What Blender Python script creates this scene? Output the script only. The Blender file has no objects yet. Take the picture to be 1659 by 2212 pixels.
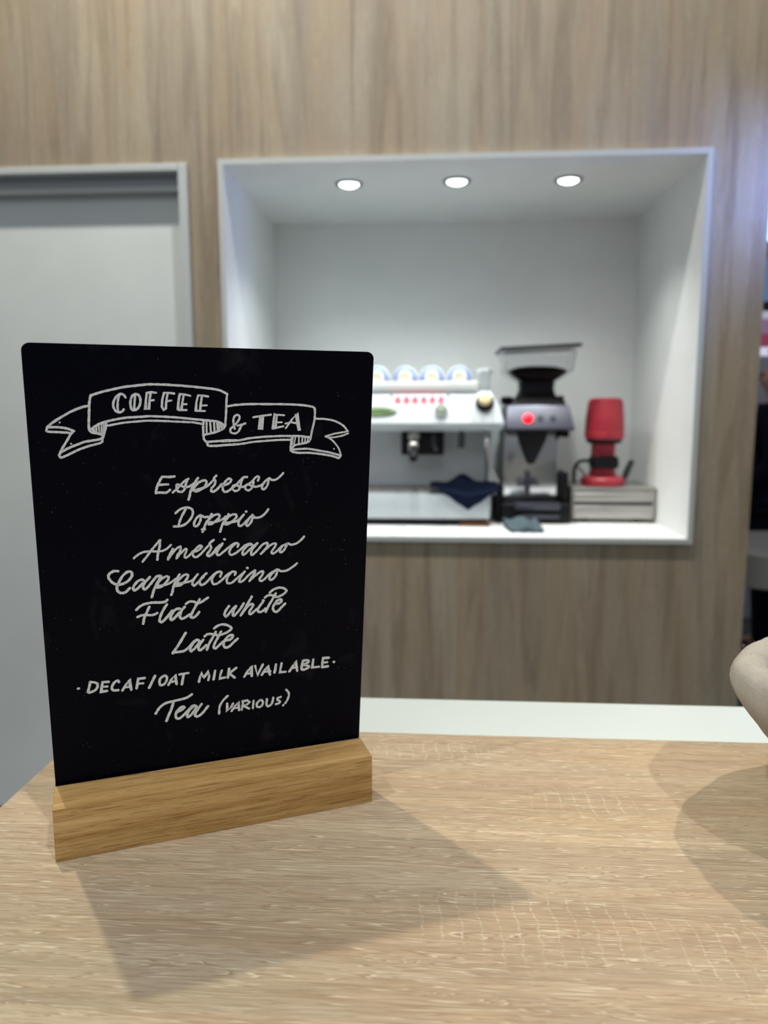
import bpy, bmesh, math, random
from mathutils import Vector, Matrix, Quaternion
random.seed(4)
SC = bpy.context.scene
COL = SC.collection
PI = math.pi

# ------------------------------------------------------------------ camera
CAM_H = 0.27955
PITCH, YAW, ROLL = 0.13486, 0.06673, -0.0014
cam_d = bpy.data.cameras.new('camera')
cam = bpy.data.objects.new('camera', cam_d); COL.objects.link(cam)
cy, sy, cp, sp = math.cos(YAW), math.sin(YAW), math.cos(PITCH), math.sin(PITCH)
fw = Vector((-sy*cp, cy*cp, -sp)); rt = Vector((cy, sy, 0)); up = rt.cross(fw)
r2 = rt*math.cos(ROLL)+up*math.sin(ROLL); u2 = -rt*math.sin(ROLL)+up*math.cos(ROLL)
cam.matrix_world = Matrix(((r2.x, u2.x, -fw.x, 0), (r2.y, u2.y, -fw.y, 0), (r2.z, u2.z, -fw.z, CAM_H), (0, 0, 0, 1)))
cam_d.sensor_fit = 'VERTICAL'; cam_d.sensor_height = 36.0; cam_d.sensor_width = 27.0
cam_d.lens = 1605.74/2212*36.0
cam_d.clip_start = 0.02; cam_d.clip_end = 60
cam_d.dof.use_dof = True; cam_d.dof.focus_distance = 0.47
cam_d.dof.aperture_fstop = cam_d.lens/4.0      # a 4 mm wide pupil
SC.camera = cam

# ------------------------------------------------------------------ view
vs = SC.view_settings
vs.view_transform = 'Standard'; vs.look = 'None'; vs.gamma = 1.0; vs.use_curve_mapping = False
vs.exposure = 0.0

# ------------------------------------------------------------------ world
w = bpy.data.worlds.new('hall_ambience'); SC.world = w; w.use_nodes = True
w.node_tree.nodes['Background'].inputs[0].default_value = (0.93, 0.96, 1.0, 1)
w.node_tree.nodes['Background'].inputs[1].default_value = 0.22

# ------------------------------------------------------------------ hall lamps, plus an added fill
def spot(name, loc, target, power, color, angle, radius, blend=0.5):
    d = bpy.data.lights.new(name, 'SPOT'); d.energy = power; d.color = color
    d.spot_size = math.radians(angle); d.spot_blend = blend; d.shadow_soft_size = radius
    o = bpy.data.objects.new(name, d); COL.objects.link(o); o.location = loc
    o.rotation_euler = (Vector(target)-Vector(loc)).to_track_quat('-Z', 'Y').to_euler()
    return o
T0 = Vector((-.13, 0.45, 0.0)); HZ = 6.0
def over(sx, sy_, t0=T0):      # lamp whose shadows move by (sx, sy_) per metre of height
    return (t0.x-sx*HZ, t0.y-sy_*HZ, HZ)
TB = Vector((.42, .50, 0))
spot('counter_spotlight_back_left', over(.285, -.289), T0+Vector((.15, 0, 0)), 620, (1.0, .88, .64), 24, .05)
spot('counter_spotlight_back_right', over(-.42, -.38, TB), TB, 820, (1.0, .86, .70), 9, .06, 1.0)
spot('counter_spotlight_front_left', over(.45, .38), T0, 460, (1.0, .96, .92), 24, .07)
spot('counter_spotlight_front_right', over(-.42, .50), T0+Vector((.2, 0, 0)), 540, (1.0, .96, .90), 24, .07)
ad = bpy.data.lights.new('added_front_fill', 'AREA'); ad.shape = 'RECTANGLE'; ad.size = 3.0; ad.size_y = 1.6; ad.energy = 34; ad.color = (.93, .97, 1.0)  # added soft fill from behind the camera, not a known fixture
ao = bpy.data.objects.new('added_front_fill', ad); COL.objects.link(ao); ao.location = (-.6, -3.4, 3.2)
ao.rotation_euler = (Vector((0, .5, .1))-Vector((-.6, -3.4, 3.2))).to_track_quat('-Z', 'Y').to_euler()
spot('wall_washer_left', (-1.35, 1.45, 3.2), (-1.25, 2.5, .9), 215, (1.0, .88, .74), 95, .06, 1.0)
spot('wall_washer_middle', (-.1, 1.45, 3.2), (-.1, 2.5, 1.3), 165, (.97, .98, 1.0), 85, .06, 1.0)
spot('wall_washer_right', (1.0, 1.45, 3.2), (0.9, 2.5, 1.3), 90, (1.0, .90, .80), 85, .06, 1.0)
spot('blue_stage_light', (1.36, 2.36, 1.02), (1.02, 2.5, .95), 32, (.22, .34, 1.0), 100, .06, 1.0)

# ------------------------------------------------------------------ materials
def M(name, base, rough=.5, metal=0., spec=.5, emis=None, estr=0., trans=0., ior=1.45, alpha=1., coat=0.):
    m = bpy.data.materials.new(name); m.use_nodes = True
    b = m.node_tree.nodes['Principled BSDF']
    b.inputs['Base Color'].default_value = (*base, 1); b.inputs['Roughness'].default_value = rough
    b.inputs['Metallic'].default_value = metal; b.inputs['Specular IOR Level'].default_value = spec
    b.inputs['Transmission Weight'].default_value = trans; b.inputs['IOR'].default_value = ior
    b.inputs['Coat Weight'].default_value = coat; b.inputs['Alpha'].default_value = alpha
    if emis: b.inputs['Emission Color'].default_value = (*emis, 1); b.inputs['Emission Strength'].default_value = estr
    return m
class NT:
    def __init__(s, m): s.t = m.node_tree; s.b = s.t.nodes['Principled BSDF']
    def n(s, k, **kw):
        n = s.t.nodes.new(k)
        for a, v in kw.items(): setattr(n, a, v)
        return n
    def l(s, a, b): s.t.links.new(a, b)
    def coords(s, scale, loc=(0, 0, 0)):
        if not hasattr(s, 'tc'): s.tc = s.n('ShaderNodeTexCoord')
        mp = s.n('ShaderNodeMapping'); mp.inputs['Scale'].default_value = scale; mp.inputs['Location'].default_value = loc
        s.l(s.tc.outputs['Object'], mp.inputs['Vector']); return mp.outputs[0]
    def noise(s, vec, scale=1., detail=4., rough=.5, dist=0.):
        n = s.n('ShaderNodeTexNoise'); s.l(vec, n.inputs['Vector'])
        n.inputs['Scale'].default_value = scale; n.inputs['Detail'].default_value = detail
        n.inputs['Roughness'].default_value = rough; n.inputs['Distortion'].default_value = dist
        return n.outputs['Fac']
    def ramp(s, fac, stops, inter='LINEAR'):
        r = s.n('ShaderNodeValToRGB'); s.l(fac, r.inputs[0]); e = r.color_ramp.elements
        r.color_ramp.interpolation = inter
        while len(e) < len(stops): e.new(.5)
        for x, (p, c) in zip(e, stops):
            x.position = p; x.color = (*c, 1) if isinstance(c, tuple) else (c, c, c, 1)
        return r.outputs[0]
    def math(s, op, a, b=None, clamp=False):
        n = s.n('ShaderNodeMath', operation=op, use_clamp=clamp)
        for i, v in enumerate((a, b)):
            if v is None: continue
            if isinstance(v, (int, float)): n.inputs[i].default_value = v
            else: s.l(v, n.inputs[i])
        return n.outputs[0]
    def mix(s, f, a, b, mode='MIX'):
        n = s.n('ShaderNodeMix', data_type='RGBA', blend_type=mode)
        for k, v in ((0, f), (6, a), (7, b)):
            if isinstance(v, (int, float)): n.inputs[k].default_value = v
            elif isinstance(v, tuple): n.inputs[k].default_value = (*v, 1)
            else: s.l(v, n.inputs[k])
        return n.outputs[2]
    def bump(s, h, strength, dist):
        n = s.n('ShaderNodeBump'); n.inputs['Strength'].default_value = strength; n.inputs['Distance'].default_value = dist
        s.l(h, n.inputs['Height']); s.l(n.outputs[0], s.b.inputs['Normal'])

def laminate(name, axes, bright, saw=True, fine=1.0, k=1.0, mids=.45, stave=None, tintc=.5):
    """sonoma oak decor; axes(along, across) builds a mapping scale with the grain along one axis"""
    m = M(name, bright, .46, spec=.35); t = NT(m)
    if stave:        # glued staves: each one shifts the figure and the tone a little
        ax, width, off = stave
        sep = t.n('ShaderNodeSeparateXYZ'); tc = t.n('ShaderNodeTexCoord'); t.l(tc.outputs['Object'], sep.inputs[0])
        idx = t.math('FLOOR', t.math('DIVIDE', t.math('ADD', sep.outputs[ax], off), width))
        wn = t.n('ShaderNodeTexWhiteNoise', noise_dimensions='1D'); t.l(idx, wn.inputs['W'])
        cmb = t.n('ShaderNodeCombineXYZ'); sh = t.math('MULTIPLY', wn.outputs['Value'], 7.3)
        t.l(sh, cmb.inputs[0]); t.l(sh, cmb.inputs[2])
        va = t.n('ShaderNodeVectorMath', operation='ADD'); t.l(tc.outputs['Object'], va.inputs[0]); t.l(cmb.outputs[0], va.inputs[1])
        def A(al, ac, loc=(0, 0, 0)):
            mp = t.n('ShaderNodeMapping'); mp.inputs['Scale'].default_value = axes(al*k, ac*k); mp.inputs['Location'].default_value = loc
            t.l(va.outputs[0], mp.inputs['Vector']); return mp.outputs[0]
    else:
        A = lambda al, ac, off=(0, 0, 0): t.coords(axes(al*k, ac*k), off)
    broad = t.noise(A(1.6, 13), 1, 3, .5, .8)
    mid = t.noise(A(3.2, 46, (3, 1, 2)), 1, 6, .6, 1.2)
    ridge = t.noise(A(4.5, 105, (1, 5, 3)), 1, 3, .6, .4)
    fine2 = t.noise(A(26, 700, (7, 2, 4)), 1, 4, .65, .8)
    tint = t.noise(A(4, 30, (9, 4, 1)), 1, 2, .5, .5)
    def contour(field, n_, w0, w1):      # thin wandering lines along the level curves of a field
        f = t.math('PINGPONG', t.math('MULTIPLY', field, n_), .5)
        return t.ramp(f, [(w0, 1.0), (w1, 0.0)])
    r, g, b = bright
    c = t.ramp(broad, [(.30, (r*.74, g*.73, b*.76)), (.45, (r*.90, g*.89, b*.89)), (.58, (r, g, b)), (.74, (r*1.08, g*1.09, b*1.08))])
    c = t.mix(t.ramp(tint, [(.38, 0.0), (.62, tintc)]), c, (r*.97, g*.82, b*.70))
    c = t.mix(t.math('MULTIPLY', t.ramp(mid, [(.36, 1.0), (.52, 0.0)]), mids), c, (r*.54, g*.49, b*.46))
    gate = t.ramp(fine2, [(.36, .35), (.54, 1.0)])
    light = t.math('MULTIPLY', contour(ridge, 16, .04, .15), gate)
    dark = t.math('MULTIPLY', contour(t.math('ADD', ridge, .012), 16, .04, .20), gate)
    c = t.mix(t.math('MULTIPLY', t.ramp(fine2, [(.38, 1.0), (.50, 0.0)]), .60*fine), c, (r*.56, g*.49, b*.44))
    c = t.mix(t.math('MULTIPLY', dark, .75*fine), c, (r*.58, g*.50, b*.44))
    c = t.mix(t.math('MULTIPLY', light, .70*fine), c, (min(1, r*1.42), min(1, g*1.52), min(1, b*1.60)))
    h = t.math('ADD', t.math('MULTIPLY', light, .8), t.math('MULTIPLY', fine2, .5))
    if saw:   # short saw marks crossing the grain in a few patches
        sep2 = t.n('ShaderNodeSeparateXYZ'); t.l(tc.outputs['Object'], sep2.inputs[0])
        patch = None
        for px, py, rx, ry in saw:
            dx = t.math('DIVIDE', t.math('SUBTRACT', sep2.outputs[0], px), rx); dy = t.math('DIVIDE', t.math('SUBTRACT', sep2.outputs[1], py), ry)
            d = t.math('ADD', t.math('MULTIPLY', dx, dx), t.math('MULTIPLY', dy, dy))
            d = t.math('ADD', d, t.math('MULTIPLY', t.math('SUBTRACT', t.noise(A(22, 40), 1, 2, .5, 0), .5), 2.2))
            m1 = t.ramp(d, [(.35, 1.0), (1.0, 0.0)]); patch = m1 if patch is None else t.math('MAXIMUM', patch, m1)
        xs = t.math('ADD', t.math('MULTIPLY', sep2.outputs[0], 96), t.math('MULTIPLY', sep2.outputs[1], 5))
        xs = t.math('ADD', xs, t.math('MULTIPLY', t.noise(A(9, 60, (3, 3, 3)), 1, 3, .6, 0), 1.1))
        ln = t.ramp(t.math('PINGPONG', xs, .5), [(.03, 1.0), (.11, 0.0)])
        ln = t.math('MULTIPLY', t.math('MULTIPLY', ln, patch), t.ramp(fine2, [(.40, .15), (.56, 1.0)]))
        c = t.mix(t.math('MULTIPLY', ln, .6), c, (min(1, r*1.36), min(1, g*1.46), min(1, b*1.52)))
        h = t.math('ADD', h, ln)
    if stave: c = t.mix(1.0, c, t.ramp(wn.outputs['Value'], [(0.0, (.90, .90, .90)), (1.0, (1.04, 1.03, 1.0))]), 'MULTIPLY')
    t.l(c, t.b.inputs['Base Color']); t.bump(h, .6, .0006)
    return m
m_counter = laminate('sonoma_laminate_counter', lambda al, ac: (al, ac, ac), (.588, .494, .360), saw=((-.745, .125, .075, .035), (-.635, .108, .045, .034), (-.70, .262, .05, .022), (-1.04, .05, .05, .03), (-.80, .335, .05, .02)), stave=(1, .150, .093))
m_wall = laminate('sonoma_laminate_wall', lambda al, ac: (ac, ac, al), (.375, .337, .256), saw=False, fine=.30, k=.33, mids=.65, tintc=.6)
def oak():
    m = M('oiled_oak', (.4, .26, .11), .42, spec=.35); t = NT(m)
    a = t.noise(t.coords((7, 150, 150)), 1, 5, .65, .8)
    f = t.noise(t.coords((45, 1300, 1300), (3, 1, 2)), 1, 3, .6, .3)
    c = t.ramp(a, [(.32, (.34, .19, .06)), (.50, (.50, .315, .12)), (.70, (.60, .41, .18))])
    c = t.mix(t.math('MULTIPLY', t.ramp(f, [(.38, 1.0), (.44, 0.0)]), .62), c, (.20, .095, .03))
    pores = t.noise(t.coords((30, 1500, 1500), (1, 7, 5)), 1, 2, .5, 0)
    c = t.mix(t.math('MULTIPLY', t.ramp(pores, [(.66, 0.0), (.72, 1.0)]), .35), c, (.70, .50, .25))
    t.l(c, t.b.inputs['Base Color']); t.bump(f, .25, .0004); return m
m_oak = oak()
def slate():
    m = M('black_chalkboard', (.0013, .0019, .0060), .38, spec=.07); t = NT(m)
    sp_ = t.noise(t.coords((900, 900, 900)), 1, 1, .5)
    big = t.noise(t.coords((28, 22, 22), (2, 2, 2)), 1, 4, .6, 1.0)
    gate = t.noise(t.coords((60, 60, 60), (5, 1, 2)), 1, 2, .5)
    k_ = t.math('MULTIPLY', t.ramp(sp_, [(.755, 0.0), (.79, 1.0)]), t.ramp(gate, [(.50, 0.0), (.62, 1.0)]))
    s_ = t.math('MULTIPLY', t.ramp(big, [(.60, 0.0), (.80, 1.0)]), .022)
    c = t.mix(t.math('ADD', t.math('MULTIPLY', k_, .35), s_, True), (.0013, .0019, .0060), (.5, .52, .55))
    t.l(c, t.b.inputs['Base Color']); return m
m_slate = slate()
def chalkm():
    m = M('chalk_marker', (.6, .62, .62), .8, spec=.1); t = NT(m)
    a = t.noise(t.coords((1400, 1400, 1400)), 1, 2, .6)
    b = t.noise(t.coords((260, 260, 260)), 1, 3, .6)
    c = t.ramp(a, [(.28, (.36, .40, .43)), (.45, (.72, .78, .82)), (.7, (.86, .92, .95))])
    c = t.mix(t.math('MULTIPLY', t.ramp(b, [(.30, 1.0), (.45, 0.0)]), .35), c, (.36, .39, .41))
    t.l(c, t.b.inputs['Base Color']); return m
m_chalk = chalkm()
def linen():
    m = M('natural_linen', (.5, .45, .37), .95, spec=.05); t = NT(m)
    uv = t.n('ShaderNodeTexCoord').outputs['UV']
    def wv(sx, sy, prof):
        mp = t.n('ShaderNodeMapping'); mp.inputs['Scale'].default_value = (sx, sy, 1); t.l(uv, mp.inputs[0])
        n = t.n('ShaderNodeTexWave', wave_type='BANDS', bands_direction=prof)
        n.inputs['Scale'].default_value = 1; n.inputs['Distortion'].default_value = 3.5; n.inputs['Detail'].default_value = 2; n.inputs['Detail Scale'].default_value = .6
        t.l(mp.outputs[0], n.inputs[0]); return n.outputs['Fac']
    a = wv(2, 400, 'Y'); b = wv(360, 2, 'X')
    h = t.math('ADD', t.math('MULTIPLY', a, .6), t.math('MULTIPLY', b, .35))
    big = t.noise(t.coords((60, 60, 60)), 1, 4, .6)
    c = t.ramp(h, [(.10, (.46, .42, .36)), (.45, (.66, .64, .59)), (.9, (.78, .77, .74))])
    c = t.mix(t.ramp(big, [(.35, .35), (.6, 0.0)]), c, (.56, .52, .46))
    t.l(c, t.b.inputs['Base Color']); t.bump(t.math('ADD', h, t.noise(t.coords((1800, 1800, 1800)), 1, 2, .5)), .9, .0007); return m
m_linen = linen()
m_white = M('white_lacquer', (.80, .83, .81), .42)
m_niche = M('white_laminate', (.79, .80, .785), .5)
m_panel = M('gloss_white_worktop', (.67, .765, .775), .3)
m_trim = M('pale_grey_edge', (.50, .55, .55), .45)
m_door = M('light_grey_door', (.67, .74, .735), .5)
m_soffit = M('grey_soffit', (.36, .38, .42), .6)
m_mach = M('white_powder_coat', (.50, .56, .59), .32)
m_rail = M('bright_white_enamel', (.80, .86, .86), .3)
m_steel = M('brushed_steel', (.42, .41, .385), .42, .75)
m_mirror = M('polished_steel', (.55, .56, .58), .16, 1.)
m_satin = M('satin_steel', (.80, .85, .88), .42, .2)
m_gsteel = M('grey_satin_panel', (.075, .08, .105), .36, .5)
m_chrome = M('chrome', (.9, .9, .9), .05, 1.)
m_black = M('black_plastic', (.004, .004, .006), .5, spec=.25)
m_rubber = M('black_rubber', (.01, .01, .01), .7)
m_dgrey = M('dark_grey_plastic', (.05, .055, .06), .4)
m_red = M('red_lacquer', (.36, .025, .04), .42)
m_navy = M('navy_cloth', (.012, .02, .05), .9, spec=.1)
m_bluegrey = M('grey_blue_cloth', (.075, .105, .12), .9, spec=.1)
m_cream = M('cream_knob', (.62, .52, .30), .4)
m_porc = M('white_porcelain', (.72, .73, .71), .3)
m_porcb = M('blue_glaze', (.09, .20, .72), .3)
m_foot = M('cream_cup_foot', (.78, .74, .62), .5)
m_glass = M('clear_glass', (.92, .95, .96), .04, trans=1., ior=1.45)
m_smoke = M('smoked_hopper', (.86, .87, .88), .05, trans=1., ior=1.12)
m_lidm = M('dark_smoked_lid', (.03, .03, .035), .3)
m_beans = M('dark_roast_beans', (.012, .007, .006), .5)
m_gaugef = M('green_gauge_face', (.15, .20, .14), .4)
m_disp = M('green_display', (.06, .14, .04), .25, emis=(.05, .16, .03), estr=.35)
m_olive = M('olive_bezel', (.16, .19, .10), .35)
m_btn = M('lit_red_button', (.8, .05, .06), .4, emis=(1.0, .02, .05), estr=2.2)
m_led = M('lit_red_lamp', (.9, .0, .02), .4, emis=(1.0, .0, .002), estr=8.0)
m_lamp = M('lamp_lens', (1, 1, 1), .4, emis=(.80, 1.0, .95), estr=9.)
m_lampring = M('grey_lamp_ring', (.28, .28, .28), .4, 1.)
m_floor = M('dark_hall_floor', (.10, .10, .11), .5)
m_skin = M('skin', (.58, .34, .28), .6)
m_hair = M('dark_hair', (.02, .014, .012), .7)
m_jacket = M('dark_navy_jacket', (.006, .008, .018), .8, spec=.1)
m_brown = M('strip_brown', (.14, .05, .018), .6)
for mm, sc_, amt in ((m_niche, 9, .05), (m_door, 6, .06), (m_panel, 7, .04), (m_floor, 4, .3)):
    t = NT(mm); bc = tuple(t.b.inputs['Base Color'].default_value)[:3]
    t.l(t.mix(t.noise(t.coords((1, 1, 1)), sc_, 3), tuple(v*(1-amt) for v in bc), tuple(min(1, v*(1+amt)) for v in bc)), t.b.inputs['Base Color'])
for mm in (m_steel, m_trim, m_mach, m_red, m_navy, m_bluegrey, m_beans, m_jacket):
    t = NT(mm); v = t.noise(t.coords((40, 40, 40)), 1, 3)
    rr = t.b.inputs['Roughness'].default_value
    t.l(t.ramp(v, [(.3, rr*.85), (.7, min(1, rr*1.15))]), t.b.inputs['Roughness'])

# ------------------------------------------------------------------ mesh helpers (shapes given in world metres)
def bx(bm, x0, x1, y0, y1, z0, z1, bev=0., seg=2):
    r = bmesh.ops.create_cube(bm, size=1)['verts']
    for v in r: v.co = Vector(((x0+x1)/2+v.co.x*(x1-x0), (y0+y1)/2+v.co.y*(y1-y0), (z0+z1)/2+v.co.z*(z1-z0)))
    if bev:
        es = list({e for v in r for e in v.link_edges})
        bmesh.ops.bevel(bm, geom=es, offset=bev, segments=seg, affect='EDGES', profile=.5)
    return bm
def loft(bm, rings, cap=True):
    R = [[bm.verts.new(p) for p in r] for r in rings]; n = len(R[0])
    for a, b in zip(R, R[1:]):
        for i in range(n): bm.faces.new((a[i], a[(i+1) % n], b[(i+1) % n], b[i]))
    if cap: bm.faces.new(list(reversed(R[0]))); bm.faces.new(R[-1])
    bmesh.ops.recalc_face_normals(bm, faces=bm.faces); return bm
def rrect(cx, cy_, hx, hy, r, z, n=5):
    P = []
    for sx, sy_, a0 in ((1, 1, 0), (-1, 1, 90), (-1, -1, 180), (1, -1, 270)):
        for i in range(n):
            a = math.radians(a0+90*i/(n-1)); P.append((cx+sx*(hx-r)+r*math.cos(a), cy_+sy_*(hy-r)+r*math.sin(a), z))
    return P
def lathe(bm, prof, origin=(0, 0, 0), axis=(0, 0, 1), n=40, cap=True):
    q = Vector((0, 0, 1)).rotation_difference(Vector(axis)); o = Vector(origin); rings = []
    for r, h in prof: rings.append([o+q@Vector((r*math.cos(2*PI*i/n), r*math.sin(2*PI*i/n), h)) for i in range(n)])
    return loft(bm, rings, cap)
def cyl(bm, a, b, r, n=24, r2_=None):
    a, b = Vector(a), Vector(b); return lathe(bm, [(r, 0), (r2_ if r2_ is not None else r, (b-a).length)], a, (b-a), n)
def tube(bm, pts, r, n=10):
    P = [Vector(p) for p in pts]; rings = []
    t0 = (P[1]-P[0]).normalized(); nn = t0.orthogonal().normalized()
    for i, p in enumerate(P):
        t_ = (P[min(i+1, len(P)-1)]-P[max(i-1, 0)]).normalized()
        nn = (nn-t_*nn.dot(t_)).normalized(); bb = t_.cross(nn)
        rr = r[i] if isinstance(r, (list, tuple)) else r
        rings.append([p+(nn*math.cos(2*PI*k/n)+bb*math.sin(2*PI*k/n))*rr for k in range(n)])
    return loft(bm, rings)
def smooth_pts(P, k=6):
    P = [Vector(p) for p in P]; out = []
    for i in range(len(P)-1):
        a, b, c, d = P[max(i-1, 0)], P[i], P[i+1], P[min(i+2, len(P)-1)]
        for j in range(k):
            t_ = j/k; out.append(.5*((2*b)+(-a+c)*t_+(2*a-5*b+4*c-d)*t_*t_+(-a+3*b-3*c+d)*t_**3))
    return out+[P[-1]]
def disc(bm, c, normal, r, th, n=32, bev=0.):
    c = Vector(c); nrm = Vector(normal).normalized()
    return lathe(bm, [(r, 0), (r, th*.8), (r*.94, th)], c, nrm, n)
def B(): return bmesh.new()
WORLD = {}
def obj(name, bm, mat, parent=None, smooth=False, label=None, kind=None, sub=0):
    me = bpy.data.meshes.new(name)
    off = WORLD.get(parent.name, Vector()) if parent else Vector()
    if parent is None:   # put the origin at the foot of the mesh
        cs = [v.co for v in bm.verts]
        off = Vector(((min(c.x for c in cs)+max(c.x for c in cs))/2, (min(c.y for c in cs)+max(c.y for c in cs))/2, min(c.z for c in cs)))
    bmesh.ops.translate(bm, verts=bm.verts, vec=-off)
    bm.to_mesh(me); bm.free(); me.materials.append(mat)
    o = bpy.data.objects.new(name, me); COL.objects.link(o)
    if parent: o.parent = parent; WORLD[o.name] = off
    else: o.location = off; WORLD[o.name] = off
    if smooth:
        me.shade_smooth()
        if smooth != 'all':
            me.set_sharp_from_angle(angle=math.radians(35))
    if sub:
        md = o.modifiers.new('s', 'SUBSURF'); md.levels = sub; md.render_levels = sub
    if label: o['label'] = label
    if kind: o['kind'] = kind
    return o
def thing(name, label, cat, loc, group=None):
    o = bpy.data.objects.new(name, None); COL.objects.link(o); o.location = loc; WORLD[o.name] = Vector(loc)
    o.empty_display_size = .02
    o['label'] = label; o['category'] = cat
    if group: o['group'] = group
    return o
def tag(o, label, cat, group=None):
    o['label'] = label; o['category'] = cat
    if group: o['group'] = group
    return o
def dup(root, loc, label=None):
    r = root.copy(); COL.objects.link(r); r.location = loc
    if label: r['label'] = label
    for ch in list(root.children):
        c = ch.copy(); COL.objects.link(c); c.parent = r
        for g_ in list(ch.children):
            d = g_.copy(); COL.objects.link(d); d.parent = c
    return r
def struct(name, bm, mat, parent=None, **k):
    return obj(name, bm, mat, parent, kind='structure' if parent is None else None, **k)

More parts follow.
